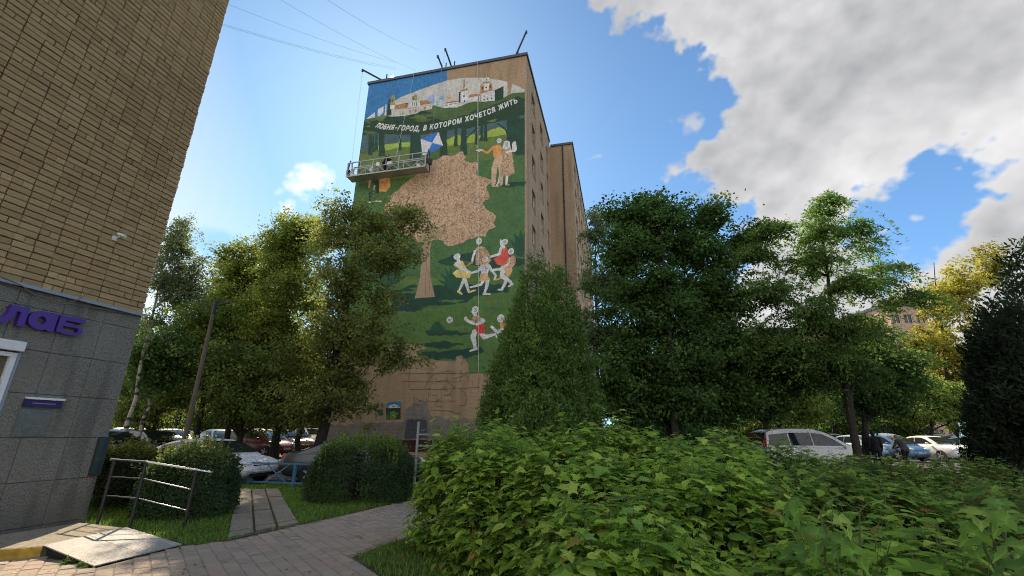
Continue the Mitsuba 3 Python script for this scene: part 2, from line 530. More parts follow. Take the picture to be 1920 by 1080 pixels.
door_hole = sbox(-2.75, -2, -1.47, 1.20)
zs = [-1.60, -1.338, -0.721, -0.104, 0.513, 1.130, 1.747, ZT - 0.005]
ss = [0.055 - 0.589 * i for i in range(9)]
for i in range(len(ss) - 1):
    for j in range(len(zs) - 1):
        r = sbox(ss[i + 1] + 0.004, zs[j] + 0.004, ss[i] - 0.004, zs[j + 1] - 0.004).difference(door_hole)
        if r.area > 0.004 and r.geom_type == "Polygon":
            t = ext(r, 0.024 + rng.uniform(-0.0015, 0.0015))
            t.apply_transform(frame(lpt(0, 0, 0.0), GD, UP, LN))
            add(tile_wall + "__tile", t, M_TILE)
m = MB()
m.box(lpt(-16, ZT - 0.005, -0.02), GD * 16.085, LN * 0.12, UP * 0.012)
m.box(lpt(-16, ZT - 0.045, 0.092), GD * 16.085, LN * 0.008, UP * 0.04)
add(lb + "__cornice", m.get(), M_GALV, label="pale metal drip ledge under the bricks")
# entrance at the very edge of the photograph
dk = add(lb + "__door", MB().box(lpt(-2.68, ZB, -0.06), GD * 1.12, LN * 0.03, UP * 2.40).get(), M_GLASS, label="glazed entrance door")
m = MB()
for a in (-2.70, -1.56):
    m.box(lpt(a, ZB, -0.04), GD * 0.07, LN * 0.07, UP * 2.44)
m.box(lpt(-2.63, 1.0, -0.04), GD * 1.07, LN * 0.07, UP * 0.06)
m.box(lpt(-2.63, -0.2, -0.035), GD * 1.07, LN * 0.05, UP * 0.05)
add(dk + "__frame", m.get(), M_WHITE)
add(lb + "__door_trim", MB().box(lpt(-1.485, ZB, 0.0), GD * 0.03, LN * 0.035, UP * 2.45).get(), M_GALV)
add(lb + "__shutter_box", MB().box(lpt(-2.9, 1.085, 0.005), GD * 1.43, LN * 0.10, UP * 0.135).get(), M_WHITE, smooth=False, label="white roller shutter box over the door")

# purple raised letters
LET = 0.11
la, lc_, lb1 = lwall(-6, 600, LET), lwall(54, 600, LET), lwall(112, 600, LET)
lend = lwall(158, 615, LET)
h, st = 0.285, 0.082
zbase = lwall(85, 602, LET)[1]
bar = lambda pts, w=st, cap=2: LineString(pts).buffer(w / 2, cap_style=cap, join_style=1)
w1 = lc_[0] - la[0] - 0.03
L_el = unary_union([bar([(0.10, h - st / 2), (w1, h - st / 2)]), bar([(w1 - st / 2, 0), (w1 - st / 2, h)]), bar([(0.14, h - st / 2), (0.125, 0.12), (0.08, st / 2 + 0.01), (0.0, st / 2)])])
w2 = lb1[0] - lc_[0] - 0.03
L_a = unary_union([affinity.scale(Point(w2 / 2 - 0.01, h / 2).buffer(h / 2), (w2 - 0.01) / h, 1), sbox(w2 - st, 0, w2, h)]).difference(affinity.scale(Point(w2 / 2 - 0.015, h / 2).buffer(h / 2 - st), 0.92, 1))
w3 = lend[0] - lb1[0]
L_b = unary_union([sbox(0, 0.02, st, h), sbox(0, h - st * 0.85, w3 * 0.98, h), sbox(0, h * 0.54 - st * 0.5, w3 * 0.6, h * 0.54 + st * 0.35), affinity.scale(Point(w3 * 0.5, h * 0.3).buffer(h * 0.3), w3 / (h * 0.6), 1)]).buffer(-0.012).buffer(0.012)
L_b = L_b.difference(sbox(st * 0.95, h * 0.22, w3 - st, h * 0.40).buffer(0.012))
sg = thing("wall_sign", "thick purple raised letters on the grey tiles under the cornice", "sign")
for poly, s in ((L_el, la[0]), (L_a, lc_[0]), (L_b, lb1[0])):
    t = ext(poly.buffer(0.008).buffer(-0.008), 0.075)
    t.apply_transform(frame(lpt(s, zbase - h / 2, LET - 0.075), GD, UP, LN))
    k = add(sg + "__letter", t, M_PURPLE)
    pin = MB()
    b = poly.bounds
    for a in (0.3, 0.7):
        pin.tube([lpt(s + b[0] + (b[2] - b[0]) * a, zbase + h / 2 - 0.04, 0.02), lpt(s + b[0] + (b[2] - b[0]) * a, zbase + h / 2 - 0.04, LET - 0.07)], 0.008, 6)
    add(k + "__pin", pin.get(), M_DARKMETAL)

b0, b1 = lwall(50, 742, 0.06), lwall(113, 766, 0.06)
sk = thing("wall_box", "small purple box with a pale lid beside the door on the grey tiles", "sign box")
zt = lwall(53, 742, 0.06)[1]
add(sk + "__case", MB().box(lpt(b0[0], zt - 0.155, 0.025), GD * (b1[0] - b0[0]), LN * 0.05, UP * 0.115).get(), mat("dark_purple", rgb(0.035, 0.02, 0.085), 0.4))
add(sk + "__lid", MB().box(lpt(b0[0] + 0.01, zt - 0.045, 0.025), GD * (b1[0] - b0[0]), LN * 0.075, UP * 0.03).get(), M_WHITE)
add(sk + "__stripe", MB().box(lpt(b0[0] + 0.09, zt - 0.105, 0.075), GD * (b1[0] - b0[0] - 0.18), LN * 0.003, UP * 0.012).get(), mat("lilac", rgb(0.3, 0.2, 0.45), 0.5))
single("notice_plate", MB().box(lpt(b0[0] - 0.01, zt - 0.56, 0.026), GD * 0.40, LN * 0.012, UP * 0.37).get(), mat("glass_plate", speckle((0.10, 0.10, 0.08), 1.2, 60), 0.2, spec=0.6), "dull greenish plate hanging under the small purple box", "plate")
pk = thing("display_case", "narrow dark glass case standing out from the corner of the tiled wall", "display case")
add(pk + "__case", MB().box(lpt(-0.10, -0.70, 0.025), GD * 0.17, LN * 0.035, UP * 0.60).get(), M_DARKMETAL)
add(pk + "__glass", MB().box(lpt(-0.085, -0.68, 0.061), GD * 0.075, LN * 0.006, UP * 0.56).get(), mat("green_glass", rgb(0.03, 0.06, 0.05), 0.08, spec=0.6))

cs, cz = lwall(226, 441, 0.10)
ck = thing("security_camera", "small pale security camera on the brick wall", "security camera")
body = trimesh.creation.cylinder(0.03, 0.10, sections=18)
body.apply_transform(frame(lpt(cs, cz, 0.13), GD, np.cross(unit(LN * 0.8 - UP * 0.25 + GD * 0.5), GD), unit(LN * 0.8 - UP * 0.25 + GD * 0.5)))
add(ck + "__housing", body, M_WHITE, smooth=40)
add(ck + "__bracket", MB().tube([lpt(cs - 0.02, cz - 0.06, 0.0), lpt(cs - 0.02, cz - 0.06, 0.06), lpt(cs, cz - 0.01, 0.11)], 0.012, 8).cbox(lpt(cs - 0.02, cz - 0.06, 0.012), GD * 0.07, UP * 0.08, LN * 0.024).get(), M_WHITE)


def curve(pts, n=40):
    from scipy.interpolate import CubicSpline
    pts = np.asarray(pts, float)
    t = np.concatenate([[0], np.cumsum(np.linalg.norm(np.diff(pts, axis=0), axis=1))])
    return CubicSpline(t, pts)(np.linspace(0, t[-1], n))


def wallcable(px, off=0.07):
    return [lpt(*lwall(x, y, off), off) for x, y in px]


single("cable", MB().tube(curve(wallcable([(-60, 512), (0, 529), (45, 543), (90, 560), (140, 571), (200, 581), (262, 592)])), 0.006, 6).get(), M_CABLE, "thin pale cable running the length of the cornice", "cable", smooth=True)
single("cable", MB().tube(curve(wallcable([(-30, 500), (20, 526), (48, 540), (70, 557), (100, 567), (125, 569), (145, 562), (160, 553), (175, 546)], 0.11)), 0.006, 6).get(), M_CABLE, "slack looping cable rising onto the lowest bricks", "cable", smooth=True)

# landing, ramp and its rail
ZL = -1.38
A, E_, B_, B2 = at_z(81, 1024, ZL), at_z(237, 990, ZL), at_z(161, 981, ZL), at_z(146, 980, ZL)
A0 = at_z(0, 1030, ZL)
A1 = A + (A0 - A) * 3.2
land = Polygon([tuple(p[:2]) for p in (A1, A, E_, B_, B2)] + [tuple(lpt(-5.0, 0, 0.0)[:2])]).buffer(0)
lk = single("entrance_landing", slab(land.buffer(-0.004), -1.52, ZL), M_CONC, "low concrete landing at the entrance of the brick building", "", kind="structure")
edge = MB()
t = unit(A1 - A)
nrm = unit(np.cross(t, UP))
nrm = nrm if nrm @ (-A) > 0 else -nrm
edge.box(A + nrm * 0.004 - UP * 0.132, (A1 - A), nrm * 0.012, UP * 0.127)
add(lk + "__edge", edge.get(), M_YELLOW, label="yellow painted front edge of the landing")
C_, D_ = at_z(176, 1063, -1.488), at_z(341, 1022, -1.488)
rk = thing("wheelchair_ramp", "pale sheet ramp from the landing down to the pavers, crossed by rail shadows", "ramp")
M_RAMP = mat("ramp_sheet", speckle((0.26, 0.25, 0.225), 0.5, 60, 2), 0.55)
for i, (a, b) in enumerate(((0.0, 0.497), (0.503, 1.0))):
    p0, p1 = A + (E_ - A) * a, A + (E_ - A) * b
    q0, q1 = C_ + (D_ - C_) * a, C_ + (D_ - C_) * b
    m = MB()
    up = V(0, 0, 0.012)
    vs = [p0, p1, q1, q0]
    m.put([x + up for x in vs] + [x for x in vs], [[0, 3, 2], [0, 2, 1], [4, 5, 6], [4, 6, 7], [0, 1, 5], [0, 5, 4], [1, 2, 6], [1, 6, 5], [2, 3, 7], [2, 7, 6], [3, 0, 4], [3, 4, 7]])
    add(rk + "__sheet", m.get(), M_RAMP)
m = MB()
for a in (0.06, 0.5, 0.94):
    p, q = A + (E_ - A) * a, C_ + (D_ - C_) * a
    m.put([p - UP * 0.004, q - UP * 0.004, p * V(1, 1, 0) + UP * -1.5], [[0, 1, 2], [0, 2, 1]])
    m.bar(p - UP * 0.03, q - UP * 0.012, 0.04, 0.02)
add(rk + "__frame", m.get(), M_DARKMETAL)


def z_at(xy, py):
    lo, hi = -3.0, 6.0
    for _ in range(40):
        z = (lo + hi) / 2
        p = V(xy[0], xy[1], z)
        if 540 - FOC * (p @ IUP) / (p @ FWD) > py:
            lo = z
        else:
            hi = z
    return z


rp = [at_z(184, 977, ZL), at_z(243, 990, -1.42), at_z(344, 994, -1.5)]
rails = [[z_at(rp[i], y) for y in ys] for i, ys in enumerate([(862, 894, 929), (866, 897, 934), (881, 918, 957)])]
hk = thing("ramp_rail", "steel handrail with three dark posts beside the pale ramp", "railing")
M_POSTD = mat("dark_post", rgb(0.05, 0.05, 0.05), 0.4, 0.6)
for i, p in enumerate(rp):
    add(hk + "__post", MB().tube([V(p[0], p[1], -1.55), V(p[0], p[1], rails[i][0] - 0.01)], 0.024, 12).get(), M_POSTD, smooth=50)
for j, r in ((0, 0.018), (1, 0.010), (2, 0.010)):
    pts = [V(rp[i][0], rp[i][1], rails[i][j]) for i in range(3)]
    if j == 0:
        pts = [pts[0] + (pts[0] - pts[1]) * 0.12, pts[0], pts[1] + (pts[0] - pts[1]) * 0.03, pts[1] + (pts[2] - pts[1]) * 0.03, pts[2], pts[2] + (pts[2] - pts[1]) * 0.30]
    add(hk + ("__handrail" if j == 0 else "__rail"), MB().tube(pts, r, 10).get(), M_STEEL, smooth=50)

# ------------------------------------------------------------------ painted apartment block
PAL = {}


def pal(name, *c):
    v = srgb(*c)
    PAL[name] = (len(PAL), np.minimum((v * 0.88 + v.mean() * 0.12) * 1.38, 0.8))


for nm, c in dict(sky=(38, 116, 178), cream=(186, 184, 180), dark=(42, 68, 50), mid=(76, 102, 58), green=(72, 108, 62), lawn=(82, 116, 58), deep=(38, 72, 60), teal=(70, 98, 104), lime=(146, 168, 62), olive=(96, 116, 60), white=(198, 198, 202),
                  roofp=(164, 118, 72), gold=(150, 138, 80), lilac=(140, 160, 205), azure=(108, 165, 200), brown=(88, 62, 44), orange=(222, 142, 70), yellow=(222, 184, 100), red=(210, 48, 40), coral=(222, 88, 60), kite=(36, 108, 190), greyw=(120, 112, 106), greyd=(72, 74, 80),
                  maroon=(62, 34, 34), bush=(40, 84, 62), peach=(205, 160, 112), text=(232, 234, 230), leafp=(92, 124, 48), navy=(50, 62, 82), hatch=(190, 156, 124), bare=(186, 158, 128), sketch=(140, 136, 150), rim=(60, 110, 150)).items():
    pal(nm, *c)
PR, PG, PB_ = (np.array([v[1][k] for v in PAL.values()]) for k in range(3))
g3 = (float(GU[0]), float(GU[1]))


def course(p):
    """Brickwork of the block: (mortar line, tone of the brick)."""
    u = p.x * g3[0] + p.y * g3[1] + (p.x * GD[0] + p.y * GD[1]) * 1.0
    r = p.z / 0.077
    row = dr.floor(r)
    fr = r - row
    uu = u / 0.26 + 0.5 * (row - 2 * dr.floor(row / 2))
    fu = uu - dr.floor(uu)
    line = dr.maximum(smoothstep(0.80, 0.90, fr), smoothstep(0.92, 0.965, fu))
    return line, cell_rand(dr.floor(uu), row, 3)


def bare(p, n, uv):
    line, t = course(p)
    big = fbm(p.x * 0.35, p.y * 0.35, p.z * 0.5)
    c = mix((0.385, 0.27, 0.175), (0.50, 0.365, 0.245), 0.25 + 0.45 * t + 0.5 * (big - 0.5))
    c = mix(c, (0.48, 0.32, 0.22), smoothstep(0.86, 1.0, t) * 0.6)
    streak = fbm(p.x * 2.2 + p.y * 2.2, p.z * 0.22, 3.0)
    c = c * (1 - 0.22 * smoothstep(0.5, 0.72, streak))
    return mix(c, (0.20, 0.155, 0.11), 0.55 * line)


def painted(p, n, uv):
    i = mi.UInt32(uv.x * 64)
    c = mi.Color3f(dr.gather(mi.Float, mi.Float(PR), i), dr.gather(mi.Float, mi.Float(PG), i), dr.gather(mi.Float, mi.Float(PB_), i))
    line, t = course(p)
    blot = fbm(p.x * 1.1, p.y * 1.1, p.z * 1.4)
    c = c * (0.86 + 0.16 * t + 0.3 * (blot - 0.5))
    # charcoal sketch strokes on the parts still to be painted
    w1 = noise(p.x * 7 + 2.5 * noise(p.x * 3, p.z * 3, 0.0), p.z * 7, p.y * 7)
    w2 = noise(p.x * 11 + 31, p.z * 11, p.y * 11)
    stroke = dr.maximum(1 - smoothstep(0.02, 0.075, dr.abs(w1 - 0.5)), 1 - smoothstep(0.015, 0.06, dr.abs(w2 - 0.5)))
    hatched = dr.select(mi.Int32(i) == PAL["hatch"][0], 1.0, 0.0)
    c = mix(c, (0.12, 0.08, 0.055), hatched * stroke * 0.62)
    c = c * (0.84 + 0.32 * noise(p.x * 9 + p.z * 2, p.z * 3.5, p.y * 9))
    return c * (1 - 0.38 * line)


WALLBUMP = mikit.proc(lambda p, n, uv: (1 - course(p)[0]) * 0.004, eps=0.004)
M_BLOCK = mat("block_brick", mikit.proc(bare), 0.9, spec=0.2)
M_MURAL = mat("wall_paint", mikit.proc(painted), 0.75, spec=0.25)

blk = thing("apartment_block", "nine storey brick apartment block with a large half painted mural on its gable", "apartment block")
HT = 26.5
step_s, proj_w, LEN, HW = 10.66, 2.15, 36.0, 26.05
shaft = MB()
shaft.box(gpt(0, -1.6, 0), GU * (GW - 0.35), GD * LEN, UP * (HT + 1.6))
wk = add(blk + "__wall", shaft.get(), M_BLOCK)


def facade(u0, s_from, s_to, cols, key, zlow=-1.6, HT=26.5):
    """Side wall with real window openings; u0 is its outer face."""
    floors = 9
    fh = 2.8
    wall = sbox(s_from, zlow, s_to, HT)
    wins = []
    for c, wd in cols:
        for k in range(floors):
            z = 1.05 + k * fh
            wins.append((c, z, wd))
            wall = wall.difference(sbox(c - wd / 2, z, c + wd / 2, z + 1.5))
    t = ext(wall, 0.345)
    t.apply_transform(frame(gpt(u0 - 0.345, 0, 0) , GD, UP, GU))
    add(key, t, M_BLOCK)
    for c, z, wd in wins:
        o = gpt(u0 - 0.22, z, 0) + GD * (c - wd / 2)
        m = MB()
        m.box(o, GD * wd, GU * 0.06, UP * 0.07)
        m.box(o + UP * 1.43, GD * wd, GU * 0.06, UP * 0.07)
        for a in (0, wd / 2 - 0.035, wd - 0.07):
            m.box(o + GD * a + UP * 0.07, GD * 0.07, GU * 0.06, UP * 1.36)
        k = add(blk + "__window", m.get(), M_WHITE)
        add(k + "__pane", MB().box(o + GU * 0.02 + GD * 0.02 + UP * 0.02, GD * (wd - 0.04), GU * 0.01, UP * 1.46).get(), M_GLASS)
        add(k + "__sill", MB().box(o + GU * 0.2 - UP * 0.03, GD * wd, GU * 0.06, UP * 0.03).get(), M_GALV)


facade(GW, 0, step_s, [(2.6, 1.4), (6.2, 1.4), (9.2, 0.9)], blk + "__side_wall")
pj = MB()
pj.box(gpt(GW - 0.35, -1.6, 0) + GD * step_s, GU * proj_w, GD * (LEN - step_s), UP * (HW + 1.6))
add(blk + "__stair_wing", pj.get(), M_BLOCK)
facade(GW + proj_w, step_s, LEN, [(step_s + 2.2 + 3.1 * i, 1.6) for i in range(7)], blk + "__side_wall", HT=HW)
add(blk + "__drain_pipe", MB().tube([gpt(GW + 1.25, -1.4, 0) + GD * (step_s - 0.07), gpt(GW + 1.25, HW - 0.1, 0) + GD * (step_s - 0.07)], 0.06, 10).get(), M_DARKMETAL, smooth=50)
m = MB()
tz, th, tp = HT - 0.05, 0.22, 0.10
m.box(gpt(-tp, tz, tp), GU * (GW + 2 * tp), GD * 0.3, UP * th)
m.box(gpt(-tp, tz, tp) + GD * 0.3, GU * 0.3, GD * (LEN - 0.3), UP * th)
m.box(gpt(GW + tp - 0.3, tz, tp) + GD * 0.3, GU * 0.3, GD * (step_s - 0.3), UP * th)
tz = HW - 0.05
m.box(gpt(GW + tp, tz, 0) + GD * (step_s - tp), GU * (proj_w + 0.0), GD * 0.3, UP * th)
m.box(gpt(GW + proj_w + tp - 0.3, tz + 0.001, 0) + GD * (step_s + 0.2), GU * 0.3, GD * (LEN - step_s - 0.2), UP * th)
add(blk + "__parapet", m.get(), M_ROOFTRIM, label="dark metal roof edging")
add(blk + "__roof", MB().box(gpt(0.15, HT, -0.2), GU * (GW - 0.3), GD * (LEN - 0.4), UP * 0.08).get(), M_ROOFTRIM)


# the mural: every colour area is cut out of the ones below it, in wall coordinates
def wp(pts):
    return [tuple(gable(*p)) for p in pts]


Z1 = lambda *pts: [(640 + x / 3.6, 60 + y / 3.6) for x, y in pts]
Z2 = lambda *pts: [(640 + x / 3.6, 340 + y / 3.6) for x, y in pts]
Z3 = lambda *pts: [(560 + x / 3.2, 600 + y / 3.2) for x, y in pts]
Z5 = lambda *pts: [(680 + x / 5.683, 640 + y / 5.683) for x, y in pts]
ZA = lambda *pts: [(680 + x / 9, 140 + y / 9) for x, y in pts]
ZB2 = lambda *pts: [(830 + x / 7.71, 120 + y / 7.71) for x, y in pts]
ZK = lambda *pts: [(830 + x / 8.306, 430 + y / 8.306) for x, y in pts]
ZR = lambda *pts: [(820 + x / 9.82, 560 + y / 9.82) for x, y in pts]
ZF = lambda *pts: [(880 + x / 7.2, 220 + y / 7.2) for x, y in pts]
PXM = 0.031                                  # metres of wall per photograph pixel, roughly


def poly(pts):
    return Polygon(wp(pts)).buffer(0)


def blob(pts, rough=0.0, seed=0):
    """Area with a ragged brushed edge."""
    g = LineString(wp(list(pts) + [pts[0]]))
    n = max(12, int(g.length / 0.12))
    q = np.array([g.interpolate(i / n, normalized=True).coords[0] for i in range(n)])
    q3 = np.column_stack([q * 2.6, np.full(n, seed * 3.7)])
    q = q + rough * np.column_stack([meshkit.fbm(q3, 4, seed) - 0.5, meshkit.fbm(q3 + 40, 4, seed) - 0.5]) * 2
    return Polygon(q).buffer(0)


def line(pts, w):
    return LineString(wp(pts)).buffer(w * PXM / 2, cap_style=1, join_style=1, quad_segs=3)


def limb(pts, ws):
    """Tapering limb: hull chain of discs of the given pixel widths."""
    c = [Point(*gable(*p)).buffer(w * 1.2 * PXM / 2, quad_segs=4) for p, w in zip(pts, ws)]
    return unary_union([unary_union([a, b]).convex_hull for a, b in zip(c, c[1:])])


def disc(p, rx, ry=None):
    return affinity.scale(Point(*gable(*p)).buffer(PXM, quad_segs=6), rx, ry or rx)


def layer(key, items, off, label=None):
    """Flatten (colour, shape) in painter's order and lay the result on the wall as one mesh."""
    flat = []
    top = None
    for col, shp in reversed(items):
        s = shp if top is None else shp.difference(top)
        top = shp if top is None else unary_union([top, shp])
        if col is not None and not s.is_empty:
            flat.append((col, s))
    vs, fs, uv, n = [], [], [], 0
    for col, s in flat:
        v, f = tri2d(s)
        if not len(v):
            continue
        vs.append(v)
        fs.append(f + n)
        uv.append(np.tile([(PAL[col][0] + 0.5) / 64, 0.5], (len(v), 1)))
        n += len(v)
    v, f, uv = np.vstack(vs), np.vstack(fs), np.vstack(uv)
    p = GO + GU * v[:, :1] + UP * v[:, 1:] + GN * off
    t = p[f[:, 1]] - p[f[:, 0]], p[f[:, 2]] - p[f[:, 0]]
    bad = np.cross(*t) @ GN < 0
    f[bad] = f[bad][:, ::-1]
    return add(key, (p, f), M_MURAL, uv=uv, label=label)


mw = GW - 0.12
full = sbox(0.0, -1.0, mw, HT - 0.06)
hx = lambda pts: poly(pts)
hills_top = Z1((120, 595), (165, 590), (230, 576), (300, 562), (335, 572), (430, 566), (520, 545), (560, 515), (620, 495), (690, 512), (780, 510), (860, 478), (930, 462), (1030, 466), (1095, 445), (1150, 415), (1247, 405), (1290, 400))
area = Polygon(wp(hills_top + [(1010, 700), (879, 700), (879, 683), (872, 675), (865, 666), (855, 669), (854, 678), (816, 675), (785, 669), (779, 659), (800, 653), (791, 647), (747, 644), (700, 655), (560, 660), (560, 240)])).buffer(0).intersection(full)
bg = []
bg.append(("sky", hx([(560, 120), (692, 100), (837.5, 120), (838.5, 151), (806, 161), (773, 174), (737, 191), (715, 225), (600, 240)]).intersection(full)))
bg.append(("cream", hx(Z1((300, 600), (350, 472), (400, 440), (480, 410), (600, 365), (715, 327), (830, 309), (960, 309), (1060, 323), (1122, 338), (1122, 440), (1140, 440), (1152, 350), (1200, 368), (1247, 398), (1247, 470), (700, 560))).intersection(full)))
bg.append(("mid", area))
R = np.random.default_rng(11)
clip = lambda g: g.intersection(area)
bg.append(("dark", clip(blob(Z1((60, 600), (170, 592), (300, 566), (430, 572), (540, 560), (700, 600), (860, 580), (1000, 530), (1130, 470), (1180, 430), (1247, 450), (1260, 600), (1060, 640), (900, 650), (700, 700), (300, 720), (60, 700)), 0.25, 3))))
bg.append(("teal", clip(blob(Z1((120, 700), (300, 690), (520, 700), (700, 660), (900, 640), (1060, 600), (1250, 560), (1250, 690), (900, 720), (600, 760), (120, 800)), 0.2, 4))))
for k in range(26):   # brushed clumps in the painted tree line
    x, y = R.uniform(150, 1240), 0
    y = np.interp(x, [150, 560, 900, 1247], [640, 575, 560, 500]) + R.uniform(-45, 60)
    bg.append((["mid", "dark", "olive", "deep", "mid"][k % 5], clip(blob(Z1((x - R.uniform(30, 80), y), (x - 10, y - R.uniform(12, 30)), (x + R.uniform(30, 90), y - 8), (x + 20, y + R.uniform(12, 28))), 0.18, k))))
bg.append(("dark", clip(blob(Z1((200, 600), (330, 600), (560, 615), (700, 600), (900, 545), (1060, 480), (1190, 440), (1215, 500), (1100, 570), (900, 630), (700, 672), (500, 690), (300, 690), (190, 660)), 0.12, 30))))
for px in ([(205, 800), (220, 770), (470, 738), (470, 770), (300, 800)], [(250, 790), (360, 760), (465, 748), (465, 775), (330, 790)], [(700, 735), (760, 700), (905, 690), (900, 740), (720, 765)], [(930, 700), (1010, 660), (1060, 640), (1118, 655), (1118, 690), (980, 715), (930, 720)], [(710, 765), (900, 735), (900, 750), (720, 780)]):
    bg.append(("lime", clip(blob(Z1(*px), 0.10, 5))))
for px in ([(130, 830), (470, 775), (470, 900), (130, 950)], [(700, 770), (905, 745), (1120, 690), (1120, 900), (920, 900), (700, 840)]):
    bg.append(("olive", clip(blob(Z1(*px), 0.15, 6))))
for px in ([(290, 778), (470, 742), (468, 752), (300, 785)], [(715, 730), (900, 700), (900, 716), (720, 745)], [(930, 700), (1110, 664), (1116, 676), (940, 712)]):
    bg.append(("lime", clip(blob(Z1(*px), 0.07, 8))))
for x0, x1, y0, y1 in [(185, 205, 690, 830), (210, 222, 690, 810), (230, 243, 690, 800), (255, 290, 640, 840), (390, 404, 700, 800), (466, 535, 660, 880), (667, 712, 660, 840), (765, 782, 640, 770), (808, 845, 640, 830), (905, 922, 620, 760), (940, 955, 620, 740), (965, 982, 610, 738), (1118, 1200, 560, 780)]:
    bg.append((["deep", "dark"][int(x0) % 2], clip(blob(Z1((x0, y0), (x1, y0), (x1 + 2, (y0 + y1) / 2), (x1 + 5, y1), (x0 - 5, y1), (x0 - 1, (y0 + y1) / 2)), 0.05, int(x0)))))
bg.append(("dark", clip(line(Z1((815, 760), (860, 700), (905, 660)), 4))))
bg.append(("dark", clip(line(Z1((1060, 620), (1110, 660), (1130, 720)), 4))))
bg.append(("deep", clip(blob(Z1((1120, 600), (1247, 580), (1247, 830), (1180, 830), (1120, 740)), 0.12, 9))))
bg.append(("green", clip(blob([(560, 335), (700, 350), (745, 330), (800, 312), (985, 292), (1010, 292), (1010, 560), (560, 600)], 0.15, 10))))
bg.append(("olive", clip(blob(Z1((330, 985), (420, 960), (520, 940), (500, 980), (430, 1020), (330, 1040)), 0.1, 12))))
bg.append(("leafp", clip(blob(Z1((380, 985), (500, 950), (490, 985), (400, 1010)), 0.1, 13))))
bg.append(("lawn", clip(blob([(560, 560), (760, 520), (985, 520), (1010, 700), (560, 700)], 0.3, 14))))
for px in (Z2((640, 540), (760, 500), (900, 480), (1100, 520), (1250, 500), (1250, 570), (1000, 585), (860, 560), (700, 575)), Z2((350, 740), (500, 700), (800, 700), (1140, 690), (1140, 750), (900, 770), (840, 820), (700, 830), (500, 880), (350, 870)),
           Z2((980, 20), (1250, 10), (1250, 28), (1100, 40)), Z2((560, 1010), (700, 1000), (900, 1030), (600, 1050)), Z3((720, 140), (860, 125), (1000, 150), (860, 170), (740, 165)), Z3((700, 200), (860, 190), (1100, 160), (1120, 190), (960, 240), (800, 235))):
    bg.append(("deep", clip(blob(px, 0.22, 15))))
for k in range(14):
    x, y = R.uniform(760, 980), R.uniform(470, 640)
    bg.append((["green", "lawn", "olive"][k % 3], clip(blob([(x - R.uniform(15, 40), y), (x, y - R.uniform(2, 4)), (x + R.uniform(15, 40), y - 1), (x, y + R.uniform(2, 4))], 0.1, k + 50))))
for bx, by, hgt in ((975, 480, 46), (985, 470, 40), (845, 540, 40), (858, 545, 34), (742, 530, 42), (726, 540, 36), (820, 622, 20), (814, 624, 14), (828, 624, 13)):
    for k in range(7):
        a = -1.2 + 0.4 * k
        bg.append(("bush", clip(limb([(bx, by), (bx + math.sin(a) * hgt * 0.3, by - math.cos(a) * hgt * 0.6), (bx + math.sin(a) * hgt * 0.6, by - math.cos(a) * hgt)], [4, 6, 1.5]))))
crown = blob([(720, 395), (735, 365), (760, 342), (792, 320), (806, 302), (823, 297), (834, 290), (850, 293), (868, 286), (872, 300), (894, 306), (895, 327), (920, 338), (914, 357), (918, 370), (907, 384), (917, 398), (927, 404), (930, 426), (921, 432), (912, 445), (897, 440), (885, 446), (879, 448), (870, 455), (854, 459), (837, 462), (832, 451), (815, 446), (787, 451), (760, 440), (730, 420)], 0.22, 20)
bg.append(("hatch", crown))
bg.append((None, poly(Z2((505, 400), (560, 330), (640, 320), (690, 330), (660, 385), (612, 400), (600, 450), (600, 640), (632, 780), (495, 790), (533, 640), (545, 430)))))
bg.append(("leafp", line(Z2((560, 410), (650, 340)), 1.6)))
bg.append(("brown", unary_union([line(Z2((575, 440), (572, 600), (566, 780)), 0.5), line(Z2((590, 600), (600, 770)), 0.4)])))
# pale tower blocks and the two churches
bg.append(("white", poly(ZA((60, 745), (210, 630), (210, 720), (90, 745)))))
bg.append(("white", poly(ZA((250, 705), (258, 585), (355, 530), (350, 640), (280, 700)))))
bg.append(("white", poly(ZA((370, 690), (388, 500), (405, 505), (395, 690)))))
bg.append(("lilac", poly(ZA((1070, 420), (1160, 340), (1220, 318), (1210, 500), (1160, 480)))))
bg.append(("white", poly(ZA((1220, 318), (1240, 330), (1240, 520), (1210, 505)))))
bg.append(("azure", poly(ZA((1290, 400), (1370, 325), (1370, 425), (1300, 430)))))
bg.append(("azure", poly(ZA((1240, 450), (1280, 435), (1275, 525), (1245, 520)))))
bg.append(("peach", poly(ZB2((55, 470), (120, 440), (125, 505), (75, 505)))))
mural = layer(blk + "__mural", bg, 0.006, "half finished mural of a park, town skyline and children playing")

